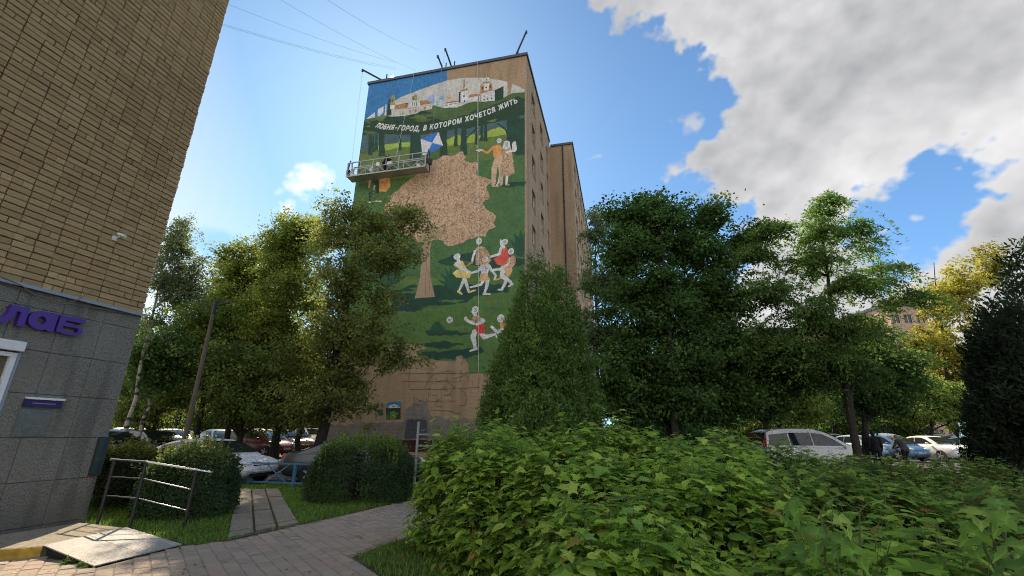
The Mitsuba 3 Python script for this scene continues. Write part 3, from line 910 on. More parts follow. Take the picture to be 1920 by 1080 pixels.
ch = [("dark", poly(ZA((405, 690), (440, 420), (470, 420), (490, 690)))), ("white", poly(ZA((465, 515), (545, 510), (545, 575), (465, 585)))), ("gold", poly(ZA((458, 470), (545, 465), (545, 512), (462, 515)))), ("gold", poly(ZA((470, 405), (555, 400), (520, 325)))),
      ("gold", poly(ZA((475, 405), (545, 400), (540, 468), (480, 470)))), ("dark", poly(ZA((490, 412), (508, 411), (510, 460), (495, 462)))), ("white", disc(ZA((523, 288))[0], 1.1)),
      ("cream", poly(ZA((482, 700), (490, 620), (760, 570), (980, 520), (1180, 485), (1170, 580), (930, 625), (910, 660), (640, 690)))),
      ("roofp", poly(ZA((535, 590), (545, 520), (720, 480), (760, 560)))), ("roofp", poly(ZA((960, 520), (965, 440), (1090, 430), (1180, 485)))), ("brown", poly(ZA((720, 480), (770, 470), (770, 560)))),
      ("white", unary_union([disc(ZA((868, 500))[0], 11, 9), poly(ZA((770, 560), (768, 500), (968, 470), (970, 535)))])), ("roofp", unary_union([line(ZA((490, 608), (960, 545)), 0.9), line(ZA((980, 540), (1170, 500)), 0.9), line(ZA((770, 572), (960, 545)), 1.0)])),
      ("gold", unary_union([disc(ZA((878, 375))[0], 5.8, 4.8), poly(ZA((838, 370), (925, 350), (915, 430), (840, 432)))])), ("gold", line(ZA((880, 335), (882, 280)), 0.9)), ("dark", poly(ZA((840, 385), (860, 375), (862, 428), (842, 430)))),
      ("dark", unary_union([line(ZA((x, 525), (x + 2, 470)), 1.7) for x in (838, 872, 906)])), ("roofp", unary_union([disc(ZA((x, y))[0], 3.2, 5) for x, y in ((680, 650), (805, 625), (897, 610), (1050, 565))])),
      ("cream", unary_union([disc(ZA((x, y))[0], 2.3, 4) for x, y in ((680, 650), (805, 628), (897, 612))])), ("dark", unary_union([disc(ZA((x, y))[0], 1.4, 2.6) for x, y in ((680, 655), (805, 632), (897, 616))])),
      ("roofp", unary_union([line(ZA((x, y0), (x, y1)), 0.8) for x, y0, y1 in ((645, 600, 690), (740, 585, 680), (860, 570, 650), (950, 550, 620), (1140, 520, 575))]))]
layer(mural + "__painted_church", ch, 0.011, "painted low church with an onion dome")
ch2 = [("dark", poly(ZB2((232, 560), (235, 410), (262, 395), (262, 560)))), ("white", poly(ZB2((258, 560), (262, 390), (370, 380), (362, 545)))), ("roofp", poly(ZB2((235, 412), (280, 370), (345, 345), (380, 380), (262, 398)))), ("gold", poly(ZB2((290, 355), (312, 205), (330, 350)))), ("white", poly(ZB2((298, 360), (330, 335), (340, 358)))),
       ("white", poly(ZB2((362, 540), (365, 490), (480, 465), (560, 455), (560, 545)))), ("roofp", poly(ZB2((365, 492), (385, 445), (500, 430), (560, 455), (480, 468)))), ("white", poly(ZB2((560, 548), (562, 440), (650, 400), (755, 385), (755, 530)))), ("roofp", poly(ZB2((545, 430), (548, 315), (720, 285), (718, 380), (600, 415)))),
       ("white", poly(ZB2((600, 390), (602, 280), (668, 275), (668, 378)))), ("gold", poly(ZB2((545, 320), (600, 250), (668, 250), (720, 290), (668, 278), (600, 285)))), ("white", poly(ZB2((605, 255), (605, 200), (670, 195), (668, 250)))), ("gold", poly(ZB2((600, 205), (638, 150), (672, 195)))), ("gold", line(ZB2((640, 160), (642, 122)), 0.8)),
       ("dark", unary_union([disc(ZB2((308, 465))[0], 2.2, 3), disc(ZB2((630, 338))[0], 1.8, 2.6), disc(ZB2((634, 228))[0], 1.2, 2)] + [disc(ZB2(p)[0], 1.7, 2.8) for p in ((600, 515), (652, 505), (708, 497), (318, 538))] + [disc(ZB2(p)[0], 1.5, 0.8) for p in ((605, 475), (655, 465), (710, 455))])),
       ("brown", unary_union([disc(ZB2(p)[0], 1.8, 4) for p in ((575, 350), (690, 330))])), ("dark", poly(ZB2((755, 540), (752, 380), (880, 320), (878, 500)))), ("dark", unary_union([line(ZB2((x, 540), (x, 470)), 1.5) for x in (520, 552)])),
       ("white", poly(ZB2((15, 630), (25, 575), (225, 545), (222, 570), (190, 620), (20, 640)))), ("roofp", poly(ZB2((25, 578), (70, 548), (235, 530), (240, 545)))), ("dark", unary_union([line(ZB2((40, 600), (75, 592)), 2), line(ZB2((100, 586), (140, 578)), 2), line(ZB2((165, 578), (200, 572)), 2)]))]
layer(mural + "__painted_church", ch2, 0.011, "painted church with a spire and a bell tower")

# lettering along its curve
TXT = "ЛОБНЯ-ГОРОД, В КОТОРОМ ХОЧЕТСЯ ЖИТЬ"
bl_px = [(703, 238), (715, 241.5), (735, 243.5), (760, 245), (781, 245.5), (806, 243), (835, 237.5), (862, 231), (888, 224), (912, 216), (940, 205), (972, 192)]
bl_w = np.array([gable(*p) for p in bl_px])
dense = curve(bl_w, 400)
arc = np.concatenate([[0], np.cumsum(np.linalg.norm(np.diff(dense, axis=0), axis=1))])
hcap = 0.40
glyph, adv = {}, {}
for c_ in set(TXT) - {" "}:
    g = meshkit.text_mesh(c_, hcap, 0.004, bold=True)
    top_f = g.faces[g.face_normals[:, 2] > 0.9]
    outline = unary_union([Polygon(g.vertices[f][:, :2]).buffer(1e-4) for f in top_f]).buffer(0.014).simplify(0.004)
    g = trimesh.util.concatenate([ext(q, 0.004) for q in getattr(outline, "geoms", [outline])])
    glyph[c_] = g
    adv[c_] = g.bounds[1][0] - min(0, g.bounds[0][0])
sp = 0.055
total = sum((adv[c_] + sp) if c_ != " " else 0.26 for c_ in TXT)
kx = arc[-1] / total
pos = 0.0
for c_ in TXT:
    if c_ == " ":
        pos += 0.26 * kx
        continue
    g = glyph[c_]
    mid_ = pos + adv[c_] * kx / 2
    a = np.array([np.interp(mid_, arc, dense[:, k]) for k in (0, 1)])
    b = np.array([np.interp(mid_ + 0.15, arc, dense[:, k]) - np.interp(mid_ - 0.15, arc, dense[:, k]) for k in (0, 1)])
    tx = unit(b)
    ty = V(-tx[1], tx[0])
    v = g.vertices
    w = a + tx * ((v[:, :1] - adv[c_] / 2) * kx) + ty * v[:, 1:2] * 1.08 + tx * v[:, 1:2] * 0.10
    add(mural + "__letter", (GO + GU * w[:, :1] + UP * w[:, 1:] + GN * (0.012 + v[:, 2:]), g.faces), M_MURAL, uv=np.tile([(PAL["text"][0] + 0.5) / 64, 0.5], (len(v), 1)))
    pos += (adv[c_] + sp) * kx

kt = [("white", poly(Z1((535, 722), (655, 675), (688, 768), (575, 835), (548, 830)))), ("kite", poly(Z1((535, 722), (655, 675), (613, 748)))), ("kite", poly(Z1((613, 748), (688, 768), (575, 835)))), ("deep", line(Z1((575, 835), (600, 850)), 1))]
layer(mural + "__painted_kite", kt, 0.011, "painted blue and white kite")


def figure(name, items, label):
    items = [("bare" if c is None else c, g) for c, g in items]
    q = np.random.default_rng(len(TAKEN))
    for c, g in list(items):
        if c == "white" and g.area > 0.045 and g.area / g.length ** 2 > 0.066 and len(getattr(g, "geoms", [0])) == 1:
            ctr, rr = g.centroid, math.sqrt(g.area / math.pi)
            for _ in range(3):
                a = q.uniform(0, 6.28)
                p0 = (ctr.x + rr * 0.6 * math.cos(a), ctr.y + rr * 0.6 * math.sin(a))
                p1 = (ctr.x + rr * 0.5 * math.cos(a + 1.4), ctr.y + rr * 0.5 * math.sin(a + 1.4))
                items.append(("sketch", LineString([p0, (ctr.x + q.normal(0, rr * 0.2), ctr.y + q.normal(0, rr * 0.2)), p1]).buffer(0.017).intersection(g)))
    layer(mural + "__" + name, items, 0.011, label)


figure("painted_couple", [("deep", blob(ZF((300, 940), (560, 880), (770, 870), (770, 895), (500, 930)), 0.05, 1)), ("white", limb(ZF((415, 800), (400, 870), (370, 920)), [5, 4, 3])), ("white", limb(ZF((510, 800), (500, 905)), [5, 4])), ("peach", unary_union([limb(ZF((310, 935), (400, 930)), [2.5, 2]), limb(ZF((490, 912), (540, 912)), [2.5, 2])])),
       (None, unary_union([limb(ZF((390, 540), (340, 680), (325, 900)), [13, 11, 8]), limb(ZF((410, 540), (430, 720), (430, 905)), [12, 9, 6])])), ("hatch", poly(ZF((450, 400), (560, 400), (590, 560), (615, 750), (540, 790), (410, 800), (430, 650), (445, 520)))),
       ("orange", poly(ZF((330, 385), (400, 365), (440, 400), (435, 530), (330, 540), (322, 460)))), ("orange", limb(ZF((330, 400), (245, 480), (170, 445)), [6, 5, 4])), ("white", limb(ZF((170, 440), (130, 450), (95, 448)), [4, 5, 2])),
       ("white", disc(ZF((403, 318))[0], 5.5, 6.5)), ("white", disc(ZF((505, 352))[0], 6, 7)), ("white", poly(ZF((445, 420), (470, 330), (545, 330), (555, 400), (500, 440)))), ("white", unary_union([disc(ZF((608, 347))[0], 4.2, 4), limb(ZF((605, 370), (610, 440)), [8, 9]), limb(ZF((600, 450), (500, 470)), [5, 4])]))], "painted man in orange with a woman and baby")
figure("painted_girl", [("white", limb(ZK((330, 780), (300, 860), (260, 950)), [6, 5, 3.5])), ("white", limb(ZK((350, 780), (385, 900), (410, 980)), [6, 5, 3.5])), ("yellow", limb(ZK((245, 965), (300, 1010)), [5, 3])), ("yellow", limb(ZK((420, 975), (505, 950)), [4, 3])),
       ("yellow", poly(ZK((165, 555), (215, 505), (310, 490), (345, 560), (400, 650), (450, 690), (420, 765), (220, 750), (155, 690), (200, 640), (260, 620)))), ("white", limb(ZK((220, 530), (290, 610), (450, 680)), [6, 6, 3.5])), ("white", limb(ZK((450, 680), (590, 630)), [3.5, 4])), ("white", unary_union([disc(ZK((225, 425))[0], 7.6, 7), limb(ZK((240, 470), (255, 510)), [6, 7])]))], "painted girl in a yellow dress")
figure("painted_child", [("hatch", poly(ZK((515, 290), (600, 260), (660, 290), (740, 400), (750, 500), (640, 560), (515, 555)))), ("white", limb(ZK((505, 340), (475, 430), (455, 520)), [4.5, 4, 4])), ("roofp", limb(ZK((455, 515), (360, 580)), [4, 3])), ("white", disc(ZK((568, 185))[0], 6.2, 8))], "painted child with an unpainted top")
figure("painted_boy", [("white", limb(ZK((640, 780), (600, 860), (430, 905)), [6, 5, 3])), ("white", limb(ZK((700, 780), (690, 880), (655, 990)), [7, 6, 4])), ("white", limb(ZK((640, 1005), (735, 1010)), [4, 3])), ("peach", poly(ZK((590, 690), (700, 680), (725, 790), (640, 800), (565, 810)))),
       ("white", poly(ZK((590, 580), (620, 550), (720, 545), (740, 580), (705, 690), (600, 690)))), ("white", limb(ZK((600, 580), (560, 650), (450, 680)), [5, 4, 3])), ("white", limb(ZK((725, 570), (760, 640), (900, 620)), [5, 5, 4])), ("white", limb(ZK((770, 650), (830, 720), (805, 780)), [3.5, 4, 3])), ("white", disc(ZK((665, 470))[0], 6.6, 6.6)), ("peach", limb(ZK((640, 525), (700, 530)), [4, 4]))], "painted bare chested boy in shorts")
figure("painted_girl", [("coral", poly(ZK((905, 290), (1000, 280), (1020, 400), (1040, 500), (950, 580), (850, 545), (790, 470), (860, 420), (910, 400)))), ("red", unary_union([line(ZK((800 + 30 * i, 430 - 14 * i), (840 + 30 * i, 545 - 10 * i)), 0.8) for i in range(8)] + [line(ZK((810, 450 + 38 * i), (1030, 420 + 38 * i)), 0.8) for i in range(3)] + [line(ZK((910, 300 + 32 * i), (1000, 295 + 32 * i)), 0.8) for i in range(4)])),
       ("white", limb(ZK((910, 290), (885, 385), (760, 425)), [4.5, 5, 4])), ("white", disc(ZK((968, 195))[0], 7, 6.5)), ("white", limb(ZK((905, 170), (915, 240), (950, 275)), [3, 5, 6]))], "painted girl in a red checked dress")
figure("painted_boy", [("white", limb(ZK((940, 600), (925, 730), (1050, 810), (1085, 860)), [9, 8, 5, 3.5])), ("white", limb(ZK((1000, 770), (960, 870), (920, 930)), [6, 5, 4])), ("white", limb(ZK((870, 940), (930, 940)), [3, 3.5])), ("white", limb(ZK((1030, 890), (1085, 850)), [3, 3.5])), ("peach", poly(ZK((960, 600), (1080, 560), (1085, 650), (1040, 740), (985, 735)))), ("hatch", poly(ZK((1035, 440), (1110, 400), (1140, 450), (1130, 550), (1080, 590), (1000, 590)))),
       ("white", limb(ZK((1035, 470), (1010, 550), (880, 630)), [4.5, 5, 4])), ("white", disc(ZK((1065, 345))[0], 6.5, 7.2)), ("peach", limb(ZK((830, 785), (910, 765)), [3, 2]))], "painted boy running in peach shorts")
figure("painted_boy", [("white", limb(ZR((690, 610), (660, 700), (700, 900)), [9, 9, 5])), ("white", limb(ZR((600, 965), (720, 920)), [2.5, 5])), ("white", limb(ZR((820, 650), (860, 710), (1010, 670), (1085, 650)), [8, 8, 5, 4])), ("white", limb(ZR((1070, 650), (1095, 715)), [3.5, 2])), ("red", poly(ZR((710, 505), (870, 465), (875, 640), (760, 645), (715, 600)))),
       ("hatch", poly(ZR((650, 330), (760, 300), (830, 380), (860, 460), (720, 500), (650, 420)))), ("white", limb(ZR((670, 460), (560, 410), (515, 370)), [5.5, 5, 4])), ("white", disc(ZR((522, 365))[0], 3.6, 4)), ("white", limb(ZR((820, 380), (855, 410), (720, 480)), [5, 5.5, 4])), ("white", disc(ZR((700, 205))[0], 7, 8)), ("white", limb(ZR((640, 240), (700, 300)), [3.5, 6]))], "painted boy in red shorts chasing a ball")
figure("painted_child", [("orange", poly(ZR((1150, 450), (1220, 430), (1260, 470), (1240, 550), (1160, 550)))), ("white", limb(ZR((1190, 570), (1110, 620), (1000, 520)), [6, 5, 4.5])), ("white", disc(ZR((1170, 365))[0], 7.6, 8.2))], "painted child in an orange shirt half behind the conifer")
figure("painted_ball", [("white", disc(ZR((230, 392))[0], 6.8, 7))], "painted white ball")
ax = lambda *p: [(640 + x / 8.64, 270 + y / 8.64) for x, y in p]
figure("painted_walkers", [("deep", poly(ax((505, 540), (600, 540), (610, 790), (560, 810), (545, 640), (505, 620)))), ("orange", poly(ax((612, 530), (780, 520), (800, 680), (730, 775), (612, 770)))), ("peach", limb(ax((470, 550), (450, 700)), [5, 4])), ("peach", limb(ax((540, 680), (530, 740)), [4, 3])), ("deep", limb(ax((470, 800), (465, 930)), [6, 5])), ("white", limb(ax((385, 950), (470, 945)), [3, 3])), ("white", limb(ax((510, 925), (640, 930)), [3, 3]))], "painted green and orange figures below the work platform")
# charcoal outline of figures not painted yet, grey wash, pasted sketch of the finished mural
sk_lines = [Z5((665, 495), (690, 430), (730, 370), (800, 345), (850, 320)), Z5((840, 345), (880, 320), (950, 325), (985, 345), (930, 350)), Z5((780, 380), (790, 430), (850, 420), (905, 415), (880, 370)), Z5((900, 430), (950, 470), (985, 490), (940, 540), (925, 580)), Z5((960, 400), (1020, 385), (1090, 365), (1120, 320)), Z5((1040, 310), (1055, 340), (1040, 430)), Z5((1115, 360), (1130, 440)), Z5((1165, 420), (1168, 470)),
            Z5((700, 540), (700, 600)), Z5((740, 575), (790, 580), (795, 640), (840, 600), (835, 540)), Z5((870, 580), (920, 565), (960, 580), (955, 600)), Z5((550, 600), (545, 680), (590, 690)), Z5((570, 610), (600, 630), (650, 625)), Z5((680, 600), (700, 640)), Z5((790, 620), (780, 690), (850, 690)), Z5((1040, 520), (1090, 545), (1110, 600)), Z5((1110, 610), (1095, 680), (1015, 690)), Z5((740, 730), (850, 742), (900, 740), (960, 752), (1050, 778)),
            Z5((500, 130), (495, 300), (495, 500)), Z5((400, 345), (900, 345), (1240, 335)), Z5((420, 430), (640, 432), (1050, 432)), Z5((500, 512), (800, 512), (1240, 492)), Z5((600, 640), (1000, 636)), Z5((1240, 380), (1235, 500)), Z5((820, 520), (870, 500), (900, 530), (880, 470), (860, 490)), Z5((1000, 180), (1040, 160), (1075, 190), (1060, 225), (1050, 250)), Z5((450, 210), (480, 200)), Z5((720, 480), (715, 500), (660, 498))]
wash = [("greyw", blob([(560, 838), (560, 800), (640, 796), (757, 788), (762, 766), (775, 757), (800, 756), (803, 772), (812, 782), (900, 786), (900, 850), (600, 850)], 0.25, 33)), ("greyw", blob([(895, 788), (1000, 788), (1000, 850), (895, 850)], 0.1, 36)), ("greyd", blob([(762, 788), (800, 786), (802, 822), (758, 824)], 0.08, 34)), ("maroon", poly([(560, 828), (1000, 822), (1000, 900), (560, 900)])), ("bush", poly(Z5((160, 725), (212, 725), (212, 790), (160, 790)))), ("bush", poly(Z5((0, 720), (40, 720), (40, 760), (0, 760))))]
wash = [(c, s.intersection(full)) for c, s in wash]
layer(mural + "__grey_wash", wash, 0.009, "grey wash along the foot of the gable")
layer(mural + "__outline_sketch", [("brown", unary_union([line(p, 0.75) for p in sk_lines]))], 0.013, "dark outline of figures not painted yet")
pst = [("sky", poly(Z5((255, 655), (405, 640), (405, 710), (255, 712)))), ("white", poly(Z5((265, 712), (290, 680), (340, 668), (385, 690), (400, 710)))), ("roofp", unary_union([poly(Z5((320, 700), (325, 690), (345, 690), (350, 700))), poly(Z5((360, 700), (362, 688), (380, 690), (380, 702)))])), ("dark", poly(Z5((250, 712), (405, 710), (405, 830), (250, 835)))), ("leafp", blob(Z5((290, 760), (330, 740), (370, 760), (350, 830), (300, 832)), 0.08, 3)), ("green", blob(Z5((250, 780), (290, 790), (290, 835), (250, 835)), 0.04, 2)), ("peach", unary_union([disc(Z5(p)[0], 0.9, 1.4) for p in ((325, 790), (345, 800), (375, 770))]))]
layer(mural + "__pasted_sketch", pst, 0.016, "small colour print of the finished mural")

# ------------------------------------------------------------------ work platform, roof beams, ropes
PO = 0.62                                      # centre of the platform in front of the gable
pb0, pb1 = gable(650, 330, PO + 0.35), gable(797, 313, PO + 0.35)
pu0, pu1 = pb0[0], pb1[0]
pz = (pb0[1] + pb1[1]) / 2
gk = thing("suspended_platform", "long grey railed work platform hanging in front of the mural", "work platform")
pp = lambda u, z, side: gpt(u, pz + z, PO + 0.35 * side)
add(gk + "__deck", MB().box(pp(pu0, -0.03, -1), GU * (pu1 - pu0), GN * 0.70, UP * 0.05).get(), M_GALV)
for side in (1, -1):
    m = MB()
    hh = 1.12 if side > 0 else 1.2
    for z, w in ((0.0, 0.09), (0.55, 0.05), (hh, 0.06)):
        m.bar(pp(pu0, z, side), pp(pu1, z, side), w)
    for k in range(4):
        u = pu0 + (pu1 - pu0) * k / 3
        m.bar(pp(u, 0.0, side * 1.02), pp(u, hh, side * 1.02), 0.07, up=GU)
    for k in range(6):
        a = pu0 + (pu1 - pu0) * k / 6
        b = pu0 + (pu1 - pu0) * (k + 1) / 6
        m.bar(pp(a, 0.04, side), pp((a + b) / 2, 0.52, side), 0.035)
        m.bar(pp((a + b) / 2, 0.52, side), pp(b, 0.04, side), 0.035)
        if k % 2:
            m.bar(pp(a, 0.55, side), pp(a, hh, side), 0.04, up=GU)
    add(gk + "__railing", m.get(), M_GALV)
for u, sg_ in ((pu0, -1), (pu1, 1)):
    m = MB()
    for side in (-1, 1):
        m.bar(gpt(u + 0.03 * sg_, pz, PO + 0.33 * side), gpt(u + 0.03 * sg_, pz + 1.5, PO + 0.1 * side), 0.06, up=GU)
    m.bar(gpt(u + 0.03 * sg_, pz + 0.5, PO - 0.3), gpt(u + 0.03 * sg_, pz + 0.5, PO + 0.3), 0.05)
    m.cbox(gpt(u + 0.16 * sg_, pz + 0.55, PO), GU * 0.2, GN * 0.25, UP * 0.42)
    add(gk + "__end_frame", m.get(), M_DARKMETAL)


def bucket(u, off, col, label):
    k = thing("paint_bucket", label, "bucket")
    prof = [(0.0, 0.0), (0.13, 0.0), (0.155, 0.34), (0.165, 0.345), (0.165, 0.36), (0.0, 0.36)]
    b = trimesh.creation.revolve(prof, sections=18)
    b.apply_translation(gpt(u, pz + 0.02, PO + off))
    add(k + "__tub", b, col, smooth=40)
    add(k + "__handle", MB().tube([gpt(u + 0.16 * math.cos(a), pz + 0.34 + 0.16 * math.sin(a), PO + off) for a in np.linspace(0, math.pi, 9)], 0.006, 5).get(), M_DARKMETAL)


ub = lambda px, py: gable(px, py, PO)[0]
M_LILAC = mat("lilac_tub", rgb(0.35, 0.33, 0.42), 0.5)
bucket(ub(664, 318), 0.15, M_WHITE, "white tub at the left end of the work platform")
bucket(ub(659, 319), -0.1, M_LILAC, "lilac tub at the very end of the work platform")
bucket(ub(787, 306), 0.1, M_WHITE, "tub at the right end of the work platform beside the kite")
for i, (px, z, w, hgt, lab) in enumerate([(701, 0.30, 0.42, 0.36, "white plastic sack hung on the platform railing left of the worker"), (712, 0.62, 0.34, 0.34, "pale crate raised on the platform just left of the worker"), (733, 0.55, 0.50, 0.40, "pale sheeting hung on the platform railing right of the worker")]):
    sack = trimesh.creation.icosphere(subdivisions=3, radius=1)
    sack.vertices *= 1 + 0.35 * (meshkit.fbm(sack.vertices * 1.8 + i * 9, 3, i)[:, None] - 0.5)
    v = sack.vertices
    v = np.sign(v) * np.abs(v) ** (0.7, 0.35, 0.6)[i]
    single("plastic_sack", (gpt(ub(px, 305), pz + z + hgt / 2, PO + 0.12) + v[:, :1] * GU * w * 0.42 + v[:, 1:2] * GN * 0.13 + v[:, 2:] * UP * hgt / 2, sack.faces), M_WHITE, lab, "sack", smooth=True)

# roof beams: from the parapet out over the gable
davit_lab = ["leftmost dark roof beam slanting out beyond the left corner", "left one of the two short roof beams in the middle of the parapet", "right one of the two short roof beams in the middle of the parapet", "tall dark roof beam leaning out at the right corner"]
tips = []
for (bx, by), (tx_, ty_), off, lab in zip([(719, 152), (831, 131), (847, 126), (967, 104)], [(680, 131), (821, 105), (835, 92), (987, 59)], (0.75, 0.75, 0.75, 0.4), davit_lab):
    k = thing("roof_beam", lab, "roof beam")
    b2, t2 = gable(bx, by, -0.15), gable(tx_, ty_, off)
    b3, t3 = gpt(b2[0], max(b2[1], HT + 0.12), -0.15), gpt(t2[0], t2[1], off)
    tips.append(t3)
    m = MB().bar(b3, t3, 0.085, 0.11)
    add(k + "__beam", m.get(), M_DARKMETAL)
    add(k + "__foot", MB().bar(gpt(b2[0] + 0.15, HT + 0.1, -0.25), gpt(b2[0] + 0.15, HT + 1.0, -0.3), 0.07).cbox(gpt(b2[0] + 0.1, HT + 0.16, -0.3), GU * 0.5, GN * 0.25, UP * 0.08).get(), M_DARKMETAL)
    add(k + "__pulley", MB().cbox(t3 - UP * 0.06, GU * 0.12, GN * 0.12, UP * 0.22).get(), M_DARKMETAL)
M_THIN = mat("suspension_wire", rgb(0.35, 0.36, 0.36), 0.6)
for i, (a, u, lab) in enumerate([(tips[0], pu0 - 0.0, "thin suspension wire to the left end of the platform"), (tips[2], pu1, "thin suspension wire to the right end of the platform")]):
    single("suspension_wire", MB().tube([a, gpt(u, pz + 1.5, PO)], 0.008, 5).get(), M_THIN, lab, "wire")
q0 = gable(895, 122, 0.25)
single("safety_rope", MB().tube([gpt(q0[0], HT + 0.2, 0.2), gpt((q0[0] + gable(897, 700, 0.25)[0]) / 2, 15, 0.22), gpt(gable(897, 700, 0.25)[0], 3.4, 0.25)], 0.017, 6).get(), M_ROPE, "pale rope hanging straight down the whole right half of the mural", "rope")
r0, r1 = gable(762, 205, 0.3), gable(742, 296, PO)
single("safety_rope", MB().tube(curve([gpt(gable(775, 147, 0.2)[0], HT + 0.2, 0.15), gpt(r0[0], r0[1], 0.3), gpt(r1[0], r1[1], PO)]), 0.011, 6).get(), M_ROPE, "thin pale rope slanting down to the worker on the platform", "rope")
# overhead wires
for i, (p0, p1, h0, lab) in enumerate([((430, 32), (742, 127), 24, "lowest overhead wire crossing the sky left of the painted block"), ((428, 34), (742, 130), 23.6, "overhead wire running close beside the lowest one"), ((449, 0), (745, 118), 25, "overhead wire a little above the lowest pair"), ((640, 0), (790, 95), 27, "steep overhead wire ending at the middle of the roof"), ((555, 0), (780, 132), 27.5, "faint overhead wire between the steep one and the lower pair")]):
    a, b = unit(ray(*p0)), unit(ray(*p1))
    w = p1[0] / 1920
    A_ = a * (15 / a[1])
    e = gable(*p1, 0.0)
    B_3 = b * ((HT + 0.45) / b[2]) if i < 3 else b * ((HT + 0.7) / b[2])
    ext_ = A_ + (A_ - B_3) * 0.6
    ln_ = np.linspace(0, 1, 24)[:, None]
    pts = ext_ * (1 - ln_) + B_3 * ln_ - UP * 0.5 * 4 * ln_ * (1 - ln_) * np.array([1.0])
    pts += UP * 0.5 * 4 * 0.375 * 0.625 * ln_ * 0
    single("overhead_wire", MB().tube(pts, 0.007, 5).get(), M_WIRE, lab, "overhead wire")

# ------------------------------------------------------------------ people
def hull_body(bones, sub=0.05, r_add=0.0, it=8):
    parts = []
    for p, q, rp_, rq in bones:
        a = m3.Manifold.sphere(rp_ + r_add, 14).translate(tuple(map(float, p)))
        b = m3.Manifold.sphere(rq + r_add, 14).translate(tuple(map(float, q)))
        parts.append(m3.Manifold.batch_hull([a, b]))
    man = m3.Manifold.batch_boolean(parts, m3.OpType.Add).refine_to_length(sub)
    mm = man.to_mesh()
    t = trimesh.Trimesh(mm.vert_properties[:, :3], mm.tri_verts, process=True)
    trimesh.smoothing.filter_taubin(t, iterations=it)
    return t


def make_person(key, origin, yaw, J, cloth_top, cloth_low, hair, bag=None):
    """J: joints in the person's own frame (x right, y forward, z up)."""
    c, s = math.cos(yaw), math.sin(yaw)
    M = np.array([[c, -s, 0], [s, c, 0], [0, 0, 1]])
    tr = lambda p: origin + M @ np.asarray(p, float)
    B = lambda a, b, ra, rb: (tr(J[a]), tr(J[b]), ra, rb)
    hd = np.asarray(J["head"], float)
    fw = unit(np.asarray(J.get("face", (0, 1, 0)), float))
    legs, arms = [], []
    for L in "lr":
        legs += [B("hip" + L, "knee" + L, 0.085, 0.058), B("knee" + L, "ankle" + L, 0.058, 0.04)]
        arms += [B("sh" + L, "el" + L, 0.055, 0.043), B("el" + L, "wr" + L, 0.043, 0.03)]
    torso = [B("pelvis", "chest", 0.135, 0.15), B("shl", "shr", 0.065, 0.065), B("hipl", "hipr", 0.1, 0.1), B("chest", "neck", 0.13, 0.06)]
    feet, hands = [], []
    for L in "lr":
        a = np.asarray(J["ankle" + L], float)
        feet.append((tr(a + (0, 0, -0.04)), tr(a + (0.0, 0.16, -0.055)), 0.042, 0.032))
        w = np.asarray(J["wr" + L], float)
        e = np.asarray(J["el" + L], float)
        d = unit(w - e)
        sd = unit(np.cross(d, (0.3, 0.9, 0.2)))
        hands.append((tr(w), tr(w + d * 0.075), 0.027, 0.032))
        for k in range(4):
            b = w + d * 0.085 + sd * (k - 1.5) * 0.018
            hands.append((tr(b), tr(b + d * (0.065 - 0.006 * abs(k - 1.3)) + np.array([0, 0.012, -0.01])), 0.010, 0.008))
        hands.append((tr(w + d * 0.03 + sd * 0.03), tr(w + d * 0.07 + sd * 0.055), 0.011, 0.009))
    head = [(tr(hd + (0, 0, 0.02)), tr(hd + fw * 0.02 + (0, 0, -0.055)), 0.098, 0.062), B("neck", "head", 0.055, 0.055), (tr(hd + fw * 0.095 + (0, 0, -0.0)), tr(hd + fw * 0.112 + (0, 0, -0.025)), 0.012, 0.017)]
    side = np.cross(fw, UP)
    for sg2 in (-1, 1):
        head.append((tr(hd + side * 0.092 * sg2 + (0, 0, 0.01)), tr(hd + side * 0.096 * sg2 + (0, 0, -0.02)), 0.018, 0.014))
    add(key + "__body", hull_body(legs + arms + torso + feet + hands + head, 0.03, it=5), M_SKIN, smooth=True)
    add(key + "__jacket", hull_body(arms + torso, 0.05, 0.024), cloth_top, smooth=True)
    add(key + "__trousers", hull_body(legs + [B("hipl", "hipr", 0.1, 0.1), B("pelvis", "pelvis", 0.13, 0.13)], 0.05, 0.018), cloth_low, smooth=True)
    add(key + "__shoes", hull_body(feet, 0.04, 0.012), M_BLACK, smooth=True)
    add(key + "__hair", hull_body([(tr(hd - fw * 0.02 + (0, 0, 0.045)), tr(hd - fw * 0.045 + (0, 0, -0.03)), 0.095, 0.075)], 0.04, 0.006), hair, smooth=True)
    eyes = MB()
    for sg2 in (-1, 1):
        e = trimesh.creation.icosphere(subdivisions=1, radius=0.012)
        e.apply_translation(tr(hd + fw * 0.088 + side * 0.035 * sg2 + (0, 0, 0.015)))
        eyes.mesh(e)
    add(key + "__eyes", eyes.get(), M_BLACK, smooth=True)
    add(key + "__mouth", MB().cbox(tr(hd + fw * 0.086 + (0, 0, -0.06)), M @ side * 0.045, M @ fw * 0.02, UP * 0.01).get(), mat_lip)


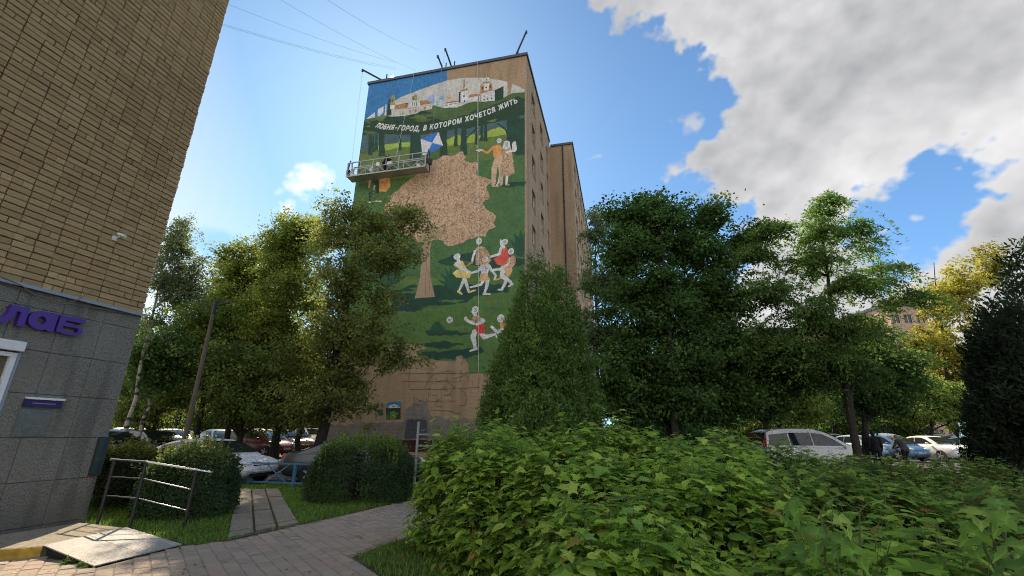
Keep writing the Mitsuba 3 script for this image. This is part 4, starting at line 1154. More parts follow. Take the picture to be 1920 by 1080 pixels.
mat_lip = mat("lips", rgb(0.3, 0.12, 0.1), 0.6)
STAND = dict(pelvis=(0, 0, 0.95), chest=(0, 0.02, 1.28), neck=(0, 0.02, 1.47), head=(0, 0.04, 1.63), shl=(-0.18, 0, 1.40), shr=(0.18, 0, 1.40), ell=(-0.23, -0.04, 1.12), elr=(0.23, 0.02, 1.12), wrl=(-0.22, 0.08, 0.88), wrr=(0.22, 0.12, 0.88),
             hipl=(-0.09, 0, 0.92), hipr=(0.09, 0, 0.92), kneel=(-0.1, 0.12, 0.50), kneer=(0.1, -0.02, 0.5), anklel=(-0.1, 0.2, 0.09), ankler=(0.1, -0.22, 0.12))
BEND = dict(pelvis=(0, -0.05, 0.9), chest=(0, 0.12, 1.18), neck=(0, 0.22, 1.33), head=(0, 0.31, 1.43), face=(0, 0.8, -0.5), shl=(-0.18, 0.16, 1.28), shr=(0.18, 0.16, 1.28), ell=(-0.24, 0.26, 1.02), elr=(0.24, 0.3, 1.02), wrl=(-0.12, 0.45, 0.92), wrr=(0.12, 0.48, 0.92),
            hipl=(-0.1, -0.05, 0.87), hipr=(0.1, -0.05, 0.87), kneel=(-0.12, 0.03, 0.47), kneer=(0.12, 0.08, 0.47), anklel=(-0.12, -0.06, 0.09), ankler=(0.12, 0.05, 0.09))
y = 21.5
k = thing("person", "person in a black jacket standing behind the shrubs beside the silver minivan", "person")
make_person(k, V(x_at(1638, y), y, gz(0, y)), -0.4, STAND, M_CLOTHD, M_CLOTHD, M_HAIR)
y = 24.0
k = thing("person", "person in a grey patterned jacket in front of the white parked car", "person")
make_person(k, V(x_at(1690, y), y, gz(0, y)), 0.2, BEND, M_CLOTHG, M_CLOTHD, M_GREYHAIR)
k = thing("person", "worker in black bending over on the suspended platform", "person")
wu = ub(722, 305)
make_person(k, gpt(wu, pz + 0.02, PO), math.atan2(GU[1], GU[0]) - math.pi / 2, {**BEND, "wrr": (0.15, 0.55, 1.05), "wrl": (-0.15, 0.5, 1.0)}, M_CLOTHD, M_CLOTHD, M_HAIR)

# ------------------------------------------------------------------ vehicles
KIND = {
    "sedan": dict(st=[(-2.25, .45, .86, .66), (-2.17, .32, .97, .79), (-1.7, .21, 1.0, .855), (-.6, .2, .965, .875), (.5, .2, .95, .875), (1.1, .2, .93, .87), (1.6, .2, .87, .855), (2.0, .24, .77, .80), (2.18, .3, .66, .70), (2.27, .42, .56, .56)],
                  gh=[(-1.85, .97), (-1.3, 1.22), (-.85, 1.39), (-.3, 1.455), (.2, 1.44), (.55, 1.34), (1.3, .93)], win=[[(-1.42, 1.0), (-.95, 1.27), (-.62, 1.34), (-.32, 1.36), (-.32, 1.0)], [(-.26, 1.0), (-.26, 1.365), (.2, 1.345), (.5, 1.24), (.93, 1.0)]], ws=(.50, 1.365, 1.22, .985), rw=(-.92, 1.36, -1.72, 1.03), wheels=(-1.35, 1.38), tail=(-2.2, .86), lamp=(2.08, .68)),
    "hatch": dict(st=[(-1.95, .45, .9, .70), (-1.9, .3, .98, .80), (-1.5, .21, 1.0, .845), (-.4, .2, .97, .86), (.6, .2, .95, .86), (1.2, .2, .9, .84), (1.65, .25, .78, .79), (1.85, .32, .66, .68), (1.93, .42, .58, .56)],
                  gh=[(-1.93, .96), (-1.75, 1.25), (-1.45, 1.44), (-.6, 1.53), (.0, 1.52), (.45, 1.4), (1.25, .93)], win=[[(-1.5, 1.02), (-1.3, 1.33), (-.45, 1.42), (-.45, 1.02)], [(-.38, 1.02), (-.38, 1.42), (.05, 1.41), (.4, 1.3), (.88, 1.02)]], ws=(.40, 1.42, 1.18, .985), rw=(-1.55, 1.40, -1.86, 1.06), wheels=(-1.2, 1.2), tail=(-1.88, .92), lamp=(1.76, .70)),
    "van": dict(st=[(-2.2, .45, .95, .76), (-2.15, .3, 1.02, .83), (-1.8, .22, 1.05, .87), (-.5, .2, 1.03, .885), (.8, .2, 1.01, .885), (1.5, .2, .97, .87), (1.9, .24, .86, .82), (2.12, .32, .72, .72), (2.2, .45, .6, .6)],
                gh=[(-2.18, 1.0), (-2.12, 1.35), (-2.0, 1.66), (-1.2, 1.77), (.0, 1.78), (.65, 1.66), (1.15, 1.4), (1.75, .99)], win=[[(-2.02, 1.08), (-1.95, 1.52), (-1.1, 1.6), (-1.1, 1.08)], [(-1.04, 1.08), (-1.04, 1.6), (-.05, 1.62), (-.05, 1.08)], [(.01, 1.08), (.01, 1.62), (.5, 1.56), (.95, 1.35), (1.35, 1.08)]], ws=(.72, 1.62, 1.68, 1.04), rw=(-2.05, 1.6, -2.17, 1.1), wheels=(-1.4, 1.42), tail=(-2.17, 1.1), lamp=(2.02, .76)),
}


def make_car(key, kind, pos, yaw, paint, rails=False, sz=1.0):
    K = KIND[kind]
    fr = np.eye(4)
    fr[:3, :3] = np.array([[math.cos(yaw), -math.sin(yaw), 0], [math.sin(yaw), math.cos(yaw), 0], [0, 0, 1]])
    fr[:3, 2] *= sz
    fr[:3, 3] = pos

    def put(name, v, f, m, smooth=False, label=None):
        v = np.asarray(v, float)
        return add(key + "__" + name if "__" not in name else name, (v @ fr[:3, :3].T + fr[:3, 3], np.asarray(f)), m, smooth=smooth, label=label)

    def ring_loft(rings):
        n = len(rings[0])
        v = np.vstack(rings)
        f = []
        for i in range(len(rings) - 1):
            for j in range(n):
                a, b = i * n + j, i * n + (j + 1) % n
                f += [(a, b, b + n), (a, b + n, a + n)]
        c0, c1 = len(v), len(v) + 1
        v = np.vstack([v, rings[0].mean(0), rings[-1].mean(0)])
        for j in range(n):
            f += [(c0, (j + 1) % n, j), (c1, c0 - n + j, c0 - n + (j + 1) % n)]
        return v, np.array(f)

    from scipy.interpolate import PchipInterpolator
    st = np.array(K["st"])
    xs = np.linspace(st[0, 0], st[-1, 0], 34)
    zl, zh, hw = (PchipInterpolator(st[:, 0], st[:, i])(xs) for i in (1, 2, 3))
    rings = []
    for x, a, b, w in zip(xs, zl, zh, hw):
        half = [(w * .80, a), (w * .96, a + .06), (w, a + (b - a) * .42), (w * .985, a + (b - a) * .68), (w * .95, b - .05), (w * .86, b - .005), (w * .45, b + .012)]
        rings.append(np.array([(x, y_, z_) for y_, z_ in half] + [(x, -y_, z_) for y_, z_ in half[::-1]]))
    body = put("body", *ring_loft(rings), paint, 35)
    gh = np.array(K["gh"])
    gx_ = np.linspace(gh[0, 0], gh[-1, 0], 26)
    gz_ = PchipInterpolator(gh[:, 0], gh[:, 1])(gx_)
    ztop = gh[:, 1].max()
    yt = lambda z: .80 - .20 * np.clip((np.asarray(z) - .97) / (ztop - .97), 0, 1)
    rings = []
    for x, z in zip(gx_, gz_):
        t = float(yt(z))
        rings.append(np.array([(x, .80, .9), (x, t, z - .03), (x, t * .86, z), (x, t * .4, z + .015), (x, -t * .4, z + .015), (x, -t * .86, z), (x, -t, z - .03), (x, -.80, .9)]))
    put("roof", *ring_loft(rings), paint, 45)
    for w in K["win"]:
        for sgn in (1, -1):
            pts = [(x, z) for x, z in w]
            v2, f2 = tri2d(Polygon(pts).buffer(0))
            v = np.column_stack([v2[:, 0], sgn * (.80 - (.80 - yt(ztop) + .0) * np.clip((v2[:, 1] - .9) / (ztop - .93), 0, 1) + .018), v2[:, 1]])
            put("window", v, f2, M_GLASS)
    for nm, (x0, z0, x1, z1) in (("windscreen", K["ws"]), ("rear_window", K["rw"])):
        sg3 = 1 if x1 > x0 else -1
        o = V(abs(z1 - z0), 0, abs(x1 - x0))
        o = unit(V(o[0] * sg3, 0, o[2])) * .03
        v = []
        for t in np.linspace(0, 1, 7):
            x, z = x0 + (x1 - x0) * t, z0 + (z1 - z0) * t
            zi = float(PchipInterpolator(gh[:, 0], gh[:, 1])(x))
            hwid = float(yt(z)) * .9
            v += [V(x, -hwid, zi) + o, V(x, 0, zi + .015) + o, V(x, hwid, zi) + o]
        f = []
        for i in range(6):
            for j in range(2):
                a = i * 3 + j
                f += [(a, a + 1, a + 4), (a, a + 4, a + 3)]
        put(nm, v, f, M_GLASS, True)
    for x in K["wheels"]:
        for sgn in (1, -1):
            wv = trimesh.creation.revolve([(.0, -.09), (.2, -.1), (.30, -.1), (.325, -.06), (.325, .06), (.30, .1), (.2, .1), (0, .09)], sections=24)
            wv.apply_transform(trimesh.transformations.rotation_matrix(math.pi / 2, [1, 0, 0]))
            k2 = put("wheel", wv.vertices + (x, sgn * .79, .325), wv.faces, M_BLACK, 40)
            rv = MB()
            for s5 in range(5):
                a = s5 * 2 * math.pi / 5
                d = V(math.cos(a), 0, math.sin(a))
                rv.bar(V(x, sgn * .895, .325), V(x, sgn * .895, .325) + d * .2, .06, .02, up=V(0, 1, 0))
            rv.mesh(trimesh.creation.cylinder(.06, .03, sections=12, transform=frame(V(x, sgn * .895, .325), V(1, 0, 0), V(0, 0, 1), V(0, -1, 0))))
            put(k2 + "__rim", *rv.get(), M_GALV)
    sp_ = trimesh.creation.icosphere(subdivisions=2, radius=1).vertices, trimesh.creation.icosphere(subdivisions=2, radius=1).faces
    for sgn in (1, -1):
        put("headlight", sp_[0] * (.16, .2, .085) + (K["lamp"][0] - .03, sgn * .56, K["lamp"][1]), sp_[1], M_LAMP, True)
        put("taillight", sp_[0] * (.10, .14, .13 if kind != "van" else .28) + (K["tail"][0] + .06, sgn * .60, K["tail"][1]), sp_[1], M_RED, True)
        put("mirror", sp_[0] * (.06, .11, .07) + (K["ws"][2] - .45, sgn * .96, 1.02), sp_[1], paint, True)
        put("door_handle", sp_[0] * (.09, .02, .018) + (-.2, sgn * .885, .86), sp_[1], paint, True)
    nose, rear = K["st"][-1][0], K["st"][0][0]
    put("grille", *MB().box(V(nose - .17, -.42, .56), V(.13, 0, 0), V(0, .84, 0), V(0, 0, .08)).box(V(nose - .17, -.5, .28), V(.12, 0, 0), V(0, 1.0, 0), V(0, 0, .12)).get(), M_BLACK)
    put("number_plate", *MB().box(V(nose - .02, -.26, .44), V(.02, 0, 0), V(0, .52, 0), V(0, 0, .11)).get(), M_WHITE)
    put("bumper", *MB().box(V(rear - .015, -.5, .40), V(.1, 0, 0), V(0, 1.0, 0), V(0, 0, .1)).get(), M_BLACK)
    if rails:
        for sgn in (1, -1):
            m = MB().tube([V(-1.85, sgn * .58, 1.72), V(-1.75, sgn * .58, 1.80), V(.3, sgn * .58, 1.83), V(.5, sgn * .58, 1.72)], .018, 8)
            put("roof_rail", *m.get(), M_DARKMETAL)


CP = {n: paint_mat(n, c) for n, c in dict(white=(.68, .67, .66), silver=(.58, .58, .57), graphite=(.035, .045, .055), blue=(.08, .17, .30), red=(.11, .01, .012), black=(.012, .013, .016), paleblue=(.32, .42, .52), teal=(.05, .16, .2), sand=(.32, .3, .26)).items()}


def car(px, y, yaw_deg, kind, paint, label, group=None, dz=0.0, **kw):
    k = thing("parked_car", label, "van" if kind == "van" else "car", group)
    make_car(k, kind, V(x_at(px, y), y, gz(0, y) + dz), math.radians(yaw_deg), CP[paint], **kw)


car(398, 15.35, -15, "sedan", "white", "white saloon car nosing up to the blue fence between the hedges", sz=0.88)
car(676, 15.9, 15, "sedan", "graphite", "dark grey saloon whose red tail light shows behind the blue fence", sz=0.9)
car(190, 17.4, -18, "hatch", "paleblue", "pale blue hatchback showing behind the corner of the brick building")
car(285, 21.5, -22, "sedan", "black", "black car in the shade behind the hedge near the birch trunk")
car(242, 27, -40, "hatch", "white", "white hatchback far back behind the pale blue car")
car(318, 29, -40, "sedan", "silver", "silver car far back left of the utility pole")
car(488, 27, -15, "hatch", "red", "dark red hatchback under the trees on the left")
car(412, 29, -40, "sedan", "blue", "blue car far back right of the utility pole")
car(545, 33, -40, "sedan", "black", "black car far back beside the left edge of the mural wall")
car(580, 40, -40, "hatch", "white", "white car far back in the sun just left of the mural wall")
car(1503, 21.5, 3, "van", "silver", "silver minivan with roof rails behind the shrubs", rails=True)
car(1740, 30, -86, "sedan", "white", "white saloon with its windscreen facing the shrubs, beside the dark conifer")
car(1606, 31, -80, "sedan", "paleblue", "pale blue car behind the person in black")
car(1664, 29.5, -80, "hatch", "blue", "blue hatchback between the two people")
car(1772, 36, -84, "hatch", "graphite", "dark hatchback behind the white saloon")
car(1825, 30, -86, "sedan", "teal", "teal car half hidden by the dark conifer")
car(1665, 39, -80, "hatch", "silver", "silver hatchback in the farthest row on the right")
car(1560, 41, -80, "sedan", "white", "white car in the farthest row behind the minivan")

# ------------------------------------------------------------------ blue fence, frame by the wall, pole
fk = thing("low_fence", "low blue tubular metal fence with crossed bars", "fence")
f0, f1 = at_z(448, 909, -1.5), at_z(640, 917, -1.5)
fd = unit(f1 - f0)
n_bay = 2
FL = np.linalg.norm(f1 - f0)
for z, w in ((0.10, 0.05), (0.62, 0.045)):
    add(fk + "__rail", MB().bar(f0 + UP * z - fd * 0.6, f1 + UP * z, w).get(), M_BLUE)
for k in range(n_bay + 1):
    p = f0 + fd * (0.33 + k * (FL - 0.4) / n_bay)
    add(fk + "__post", MB().bar(p - UP * 0.1, p + UP * 0.645, 0.07, up=fd).get(), M_BLUE)
for k in range(n_bay):
    p, q = f0 + fd * (0.33 + k * (FL - 0.4) / n_bay), f0 + fd * (0.33 + (k + 1) * (FL - 0.4) / n_bay)
    c = (p + q) / 2
    side = unit(np.cross(fd, UP)) * 0.016
    for sgn, (a, b) in ((1, (c + (p - c) * 0.28 + UP * 0.6, q + UP * 0.1 + (c - q) * 0.28)), (-1, (q + UP * 0.6 + (c - q) * 0.28, c + (p - c) * 0.28 + UP * 0.1))):
        add(fk + "__brace", MB().bar(a + side * sgn, b + side * sgn, 0.025).get(), mat("pale_blue_paint", rgb(0.25, 0.34, 0.45), 0.5) if sgn < 0 else M_BLUE)
rkk = thing("metal_frame", "grey tubular frame standing in front of the mural's foot", "metal frame")
y = 15.0
fx = x_at(783, y)
M_FRAMEG = mat("frame_grey", rgb(0.30, 0.33, 0.33), 0.5, 0.3)
for px in (783, 826):
    add(rkk + "__post", MB().bar(V(x_at(px, y), y, -1.6), V(x_at(px, y), y, 0.02 + 0.35 * (px == 783)), 0.07, up=V(1, 0, 0)).get(), M_FRAMEG)
for z in (-0.02, -0.36):
    add(rkk + "__bar", MB().bar(V(x_at(783, y), y, z), V(x_at(826, y), y, z), 0.045).get(), M_FRAMEG)
y = 16.6
pbase, ptop = V(x_at(347, y), y, -1.6), at_y(402, 577, y)
k = thing("utility_pole", "bare weathered pole standing among the trees on the left", "pole")
add(k + "__shaft", MB().tube([pbase, V(pbase[0], y, ptop[2])], [0.092, 0.062], 14).get(), M_POLE, smooth=60)
add(k + "__cap", MB().tube([V(pbase[0], y, ptop[2] - 0.25), V(pbase[0], y, ptop[2] + 0.28)], [0.085, 0.06], 8).bar(V(pbase[0] - 0.1, y, ptop[2] + 0.1), V(pbase[0] + 0.55, y, ptop[2] + 0.22), 0.06).get(), M_DARKMETAL)

# ------------------------------------------------------------------ far blocks on the right
def far_block(px0, px1, pytop, y, color, label, floors=5, depth=14):
    k = thing("far_building", label, "building")
    x0, x1 = x_at(px0, y), x_at(px1, y)
    top = at_y((px0 + px1) / 2, pytop, y)[2]
    base = -2.0
    o = V(x0, y, 0)
    fh = (top - base - 1.2) / floors
    wall = sbox(0, base, x1 - x0, top)
    n = max(3, int((x1 - x0) / 3.2))
    wins = []
    for i in range(n):
        for j in range(floors):
            cx, cz = (i + 0.5) * (x1 - x0) / n, base + 1.3 + j * fh + 0.6
            wall = wall.difference(sbox(cx - 0.75, cz, cx + 0.75, cz + 1.5))
            wins.append((cx, cz))
    t = ext(wall, 0.3)
    t.apply_transform(frame(o, V(1, 0, 0), UP, V(0, -1, 0)))
    wk_ = add(k + "__wall", t, color)
    add(k + "__core", MB().box(o, V(x1 - x0, 0, 0), V(0, depth, 0), V(0, 0, top)).box(o + UP * base, V(x1 - x0, 0, 0), V(0, depth, 0), V(0, 0, -base)).get(), color)
    add(k + "__roof", MB().box(o + V(-0.3, -0.6, top), V(x1 - x0 + 0.6, 0, 0), V(0, depth + 0.6, 0), V(0, 0, 0.5)).get(), M_ROOFTRIM)
    for cx, cz in wins:
        m = MB()
        for a in (-0.75, -0.03, 0.69):
            m.box(o + V(cx + a, -0.14, cz), V(0.06, 0, 0), V(0, 0.06, 0), V(0, 0, 1.5))
        w = add(k + "__window", m.get(), M_WHITE)
        add(w + "__pane", MB().box(o + V(cx - 0.74, -0.07, cz), V(1.48, 0, 0), V(0, 0.02, 0), V(0, 0, 1.5)).get(), M_GLASS)


M_FAR1 = mat("far_brick", rgb(0.33, 0.22, 0.14), 0.9)
M_FAR2 = mat("far_render", rgb(0.5, 0.34, 0.27), 0.9)
far_block(1430, 1702, 624, 62, M_FAR1, "brown brick block far behind the trees, its roofline showing right of the layered tree", 4)
far_block(1725, 1800, 575, 75, M_FAR2, "pale pink block far away behind the yellow birch", 6)

# ------------------------------------------------------------------ vegetation
def leaf_cards(p, n, t, L, W, col, mb_cols=None, fold=0.18):
    """Folded rhombic leaves: p base points, n normals, t long directions."""
    n, t = unit(n), unit(t)
    t = unit(t - n * (t * n).sum(1, keepdims=True))
    s = np.cross(n, t)
    L, W = np.broadcast_to(L, len(p))[:, None], np.broadcast_to(W, len(p))[:, None]
    m = p + t * L * 0.45 + n * W * fold
    v = np.stack([p, m + s * W / 2, p + t * L, m - s * W / 2], 1).reshape(-1, 3)
    i = np.arange(len(p))[:, None] * 4
    f = np.concatenate([i + [0, 2, 1], i + [0, 3, 2]])
    return v, f, np.repeat(col, 4, 0)


def leaf_cols(base, n, clump=None, var=0.22, yellow=0.0, g=None):
    g = g or rng
    c = np.tile(np.array(base, float), (n, 1))
    c *= (1 + g.normal(0, var, (n, 1))).clip(0.45, 1.8)
    if clump is not None:
        c *= clump[:, None]
    y = g.random(n) < yellow
    c[y] = c[y] * np.array([1.9, 1.5, 0.8])
    return np.clip(c, 0.004, 0.5)


def ball(n, g):
    d = unit(g.normal(size=(n, 3)))
    return d * g.random((n, 1)) ** (1 / 3)


def branch_pts(a, b, sag, n=7, g=None, wob=0.05):
    t = np.linspace(0, 1, n)[:, None]
    L = np.linalg.norm(b - a)
    p = a * (1 - t) + b * t + UP * sag * L * t * (1 - t) * 4
    p[1:-1] += g.normal(0, wob * L / n * 2, (n - 2, 3))
    return p


def make_tree(name, label, base, blobs, leaf=(0.11, 0.07), col=(0.05, 0.085, 0.022), n_leaf=26000, n_clump=70, trunk_r=0.16, bark=M_BARK, seed=1, yellow=0.03, clump_r=(0.5, 1.0), flat=0.7, stems=1, group=None, limb_top=0.9, hang=0.0, fill=0.25, top_light=0.25, lean=None, radial=0.0):
    """blobs: (centre, (rx, ry, rz), weight) volumes that the crown fills; clumps of leaves are spread through them with gaps between."""
    g = np.random.default_rng(seed)
    k = thing(name, label, "shrub" if "shrub" in name else "tree", group)
    w = np.array([b[2] * b[1][0] * b[1][2] for b in blobs])
    w /= w.sum()
    cc, cr = [], []
    for (c, r, _), ww in zip(blobs, w):
        m = max(2, int(round(1.5 * n_clump * ww)))
        d = unit(g.normal(size=(m, 3)))
        rad = g.random((m, 1)) ** 0.45
        cc.append(c + d * rad * np.array(r) * 0.92)
        cr.append(0.98 * g.uniform(*clump_r, m) * (1.15 - 0.35 * rad[:, 0]))
    cc, cr = np.vstack(cc), np.concatenate(cr)
    n_leaf = int(n_leaf * 1.25)
    leaf = (leaf[0] * 1.22, leaf[1] * 1.26)
    zmin, zmax = cc[:, 2].min(), cc[:, 2].max()
    centre = cc.mean(0)
    # trunk and limbs
    mb = MB()
    top = V(centre[0] + (lean[0] if lean is not None else 0), centre[1], zmin + (zmax - zmin) * limb_top)
    trunks = []
    for s in range(stems):
        b = base + (V(0, 0, 0) if stems == 1 else V(*(g.normal(0, 0.5, 2)), 0))
        tt = top + (V(0, 0, 0) if stems == 1 else V(*(g.normal(0, 0.8, 2)), g.uniform(-1, 0)))
        n = 12
        t = np.linspace(0, 1, n)[:, None]
        mid = V(b[0] * 0.6 + tt[0] * 0.4, b[1] * 0.6 + tt[1] * 0.4, 0)
        pts = np.column_stack([(b[:2] * (1 - t) ** 2 + 2 * mid[:2] * t * (1 - t) + tt[:2] * t ** 2), (b[2] - 0.1) * (1 - t) + tt[2] * t])
        pts[2:-1, :2] += g.normal(0, 0.04, (n - 3, 2))
        rr = trunk_r * (1.0 - 0.85 * t[:, 0]) / math.sqrt(stems)
        rr[0] *= 1.35
        mb.tube(pts, rr, 10)
        trunks.append((pts, rr))
    order = np.argsort(cc[:, 2])
    limb_nodes = [(p, r) for pts, rr in trunks for p, r in list(zip(pts, rr))[3:]]
    for ci in order:
        c = cc[ci]
        P_ = np.array([q[0] for q in limb_nodes])
        R_ = np.array([q[1] for q in limb_nodes])
        ok = P_[:, 2] < c[2] - 0.15
        if not ok.any():
            ok[:] = True
        dist = np.linalg.norm(P_ - c, axis=1) + 0.9 * np.clip(P_[:, 2] - c[2] + 0.6, 0, None) - 1.2 * R_ / trunk_r
        dist[~ok] = 1e9
        j = int(dist.argmin())
        a, ra = P_[j], min(R_[j] * 0.6, 0.07)
        if np.linalg.norm(c - a) < 0.25:
            continue
        pts = branch_pts(a, c, 0.08, 6, g)
        rr = np.linspace(max(ra, 0.016), 0.009, 6)
        mb.tube(pts, rr, 5, cap=False)
        limb_nodes += [(p, r) for p, r in zip(pts[2:], rr[2:])]
    add(k + "__trunk", mb.get(), bark, smooth=60)
    # leaves
    per = g.multinomial(n_leaf, (cr ** 2) / (cr ** 2).sum())
    P, cl, out = [], [], []
    for c, r, m in zip(cc, cr, per):
        q = g.normal(size=(m, 3)) * 0.48
        sub = g.normal(size=(max(3, m // 28), 3)) * 0.5          # twigs within the clump
        q = sub[g.integers(len(sub), size=m)] + q * 0.5
        far = g.random(m) < 0.05
        q[far] *= g.uniform(1.1, 1.7, (int(far.sum()), 1))
        if radial:
            oc = c[:2] - centre[:2]
            oc = oc / max(np.linalg.norm(oc), 1e-6)
            al = q[:, :2] @ oc
            q[:, :2] += np.outer(al * radial, oc)
            q[:, 2] -= 0.10 * radial * np.clip(al, 0, 3) ** 2
        P.append(c + q * r * np.array([1, 1, flat]) - UP * hang * (q[:, :1] ** 2 + q[:, 1:2] ** 2) * r)
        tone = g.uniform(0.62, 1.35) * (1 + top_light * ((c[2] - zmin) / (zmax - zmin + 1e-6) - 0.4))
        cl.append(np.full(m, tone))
        out.append(q + unit(c - centre)[None] * 0.5)
    P, cl, out = np.vstack(P), np.concatenate(cl), np.vstack(out)
    n = len(P)
    nrm = unit(unit(out) * 0.45 + UP * 0.55 + g.normal(size=(n, 3)) * 0.55)
    lng = unit(out * 0.6 + g.normal(size=(n, 3)) * 0.6 - UP * 0.35)
    sz = g.uniform(0.7, 1.25, n)
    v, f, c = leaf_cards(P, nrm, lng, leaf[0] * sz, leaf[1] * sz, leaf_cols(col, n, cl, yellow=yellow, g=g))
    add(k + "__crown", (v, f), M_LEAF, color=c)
    return k


def B(px, py, y, rx, ry, depth=None, w=1.0):
    """Crown volume centred where the photograph's pixel lies at depth y; radii in photograph pixels."""
    c = at_y(px, py, y)
    s = (c @ FWD) / FOC
    ex = abs(1 / (1 + 0.35 * ((px - 960) / FOC) ** 2))
    return c, (rx * s * ex, depth or rx * s * 0.8, ry * s * 0.97), w


def foot(px, y):
    x = x_at(px, y)
    return V(x, y, float(gz(x, y)))


OLIVE, BROWNG, DKG, MIDG, YELG, BLUEG = (0.21, 0.29, 0.07), (0.215, 0.26, 0.08), (0.10, 0.185, 0.055), (0.13, 0.225, 0.065), (0.36, 0.34, 0.07), (0.22, 0.29, 0.15)
# left: birch, pole neighbours, yellowing crowns against the sky, the big tree in front of the mural
make_tree("birch_tree", "tall birch with airy blue-green crown and white trunk next to the brick building", foot(236, 18.5), [B(332, 450, 18.5, 36, 66), B(318, 520, 18.5, 54, 60), B(362, 520, 18.5, 36, 50), B(285, 600, 18.5, 30, 36, w=.5)], leaf=(0.085, 0.055), col=BLUEG, n_leaf=12000, n_clump=70, trunk_r=0.095, bark=M_BIRCH, seed=11, hang=0.5, clump_r=(0.3, 0.6), lean=(-0.7, 0))
make_tree("birch_tree", "slender birch with thin pale trunk right of the taller birch", foot(262, 19.5), [B(300, 660, 19.5, 40, 46), B(290, 700, 19.5, 30, 30)], leaf=(0.13, 0.085), col=MIDG, n_leaf=9000, n_clump=36, trunk_r=0.09, bark=M_BIRCH, seed=12)
T_L = "trees on the left between the brick building and the mural"
make_tree("broadleaf_tree", "bushy green tree behind the pole on the left", foot(372, 22), [B(385, 620, 22, 78, 90), B(330, 690, 22, 62, 70), B(420, 700, 22, 70, 70)], col=OLIVE, n_leaf=30000, n_clump=95, seed=13)
make_tree("broadleaf_tree", "yellow-topped tree rising above the pole", foot(428, 25), [B(455, 510, 25, 66, 60), B(425, 575, 25, 62, 60), B(480, 600, 25, 60, 70)], leaf=(0.13, 0.085), col=(0.25, 0.32, 0.075), n_leaf=24000, n_clump=80, seed=14, yellow=0.06)
make_tree("broadleaf_tree", "broad tree with light yellowish top in the middle of the left group", foot(520, 23), [B(530, 470, 23, 66, 50), B(575, 440, 23, 50, 44), B(545, 560, 23, 80, 70), B(500, 650, 23, 80, 80)], leaf=(0.12, 0.08), col=(0.245, 0.315, 0.075), n_leaf=36000, n_clump=110, seed=15, yellow=0.05, trunk_r=0.2)
make_tree("broadleaf_tree", "tallest brownish green tree in front of the left half of the mural", foot(598, 19.5), [B(612, 440, 19.5, 42, 44), B(640, 400, 19.5, 44, 40, w=.7), B(690, 430, 19.5, 62, 52), B(758, 412, 19.5, 46, 34, w=.9), B(752, 475, 19.5, 54, 36), B(660, 520, 19.5, 78, 60), B(640, 610, 19.5, 80, 70), B(708, 655, 19.5, 66, 60), B(720, 560, 19.5, 40, 40, w=.6), B(600, 700, 19.5, 74, 70), B(650, 750, 19.5, 60, 36, w=.8), B(575, 770, 19.5, 50, 28)], leaf=(0.11, 0.075), col=BROWNG, n_leaf=34000, n_clump=130, seed=16, yellow=0.08, trunk_r=0.24)
make_tree("broadleaf_tree", "shady tree at the foot of the left group beside the mural wall", foot(565, 24), [B(560, 690, 24, 62, 66), B(520, 740, 24, 56, 40), B(605, 740, 24, 40, 40)], col=(0.155, 0.215, 0.06), n_leaf=20000, n_clump=70, seed=17)
make_tree("broadleaf_tree", "low dense tree over the parked cars right of the pole", foot(452, 20), [B(450, 720, 20, 62, 56), B(410, 690, 20, 50, 60), B(495, 700, 20, 50, 60), B(440, 775, 20, 60, 26), B(510, 780, 20, 50, 22)], col=(0.155, 0.215, 0.06), n_leaf=20000, n_clump=70, seed=18)
make_tree("broadleaf_tree", "dark tree low beside the birch trunk", foot(290, 23.5), [B(290, 710, 23.5, 66, 56), B(340, 740, 23.5, 44, 36), B(270, 780, 23.5, 50, 22)], col=(0.155, 0.215, 0.06), n_leaf=16000, n_clump=60, seed=19)
for i, (px, y, py, rx, ry) in enumerate([(230, 36, 660, 60, 90), (330, 44, 690, 70, 90), (420, 40, 700, 70, 80), (500, 46, 690, 70, 90), (570, 42, 700, 60, 90), (250, 52, 760, 70, 50), (380, 56, 770, 80, 50), (520, 58, 770, 90, 45)]):
    make_tree("broadleaf_tree", ["leftmost background tree, beside the brick building's corner", "background tree behind the birch trunks", "background tree behind the utility pole", "background tree above the red car", "background tree beside the mural wall's left edge", "lowest background tree far behind the pale blue car", "background tree farthest back left of the pole's foot", "background tree farthest back near the mural wall"][i], foot(px, y), [B(px, py, y, rx, ry), B(px + rx * .5, py + ry * .4, y, rx * .7, ry * .6)], leaf=(0.24, 0.16), col=[MIDG, (0.27, 0.31, 0.06), OLIVE, (0.22, 0.29, 0.06)][i % 4], n_leaf=9000, n_clump=44, seed=30 + i, group="background trees on the left", clump_r=(0.9, 1.7), trunk_r=0.25)
# right: maple mass, layered tree, small trees, yellow birch
make_tree("broadleaf_tree", "big dark green maple right of the apartment block", foot(1262, 20), [B(1222, 388, 20, 26, 24, w=2.5), B(1335, 408, 20, 30, 22, w=2), B(1395, 460, 20, 26, 16, w=2.5), B(1160, 410, 20, 28, 24, w=1.5), B(1250, 430, 20, 84, 52), B(1180, 470, 20, 60, 56), B(1310, 470, 20, 62, 56), B(1225, 560, 20, 112, 84), B(1330, 570, 20, 76, 76), B(1180, 660, 20, 76, 70), B(1290, 680, 20, 110, 76), B(1365, 500, 20, 26, 30, w=.5), B(1380, 650, 20, 56, 70), B(1170, 740, 20, 60, 40, w=1.8), B(1270, 750, 20, 90, 36, w=2.2), B(1370, 750, 20, 56, 36, w=1.8)], leaf=(0.13, 0.10), col=DKG, n_leaf=86000, n_clump=250, seed=51, stems=4, trunk_r=0.34, yellow=0.02, clump_r=(0.55, 1.0))
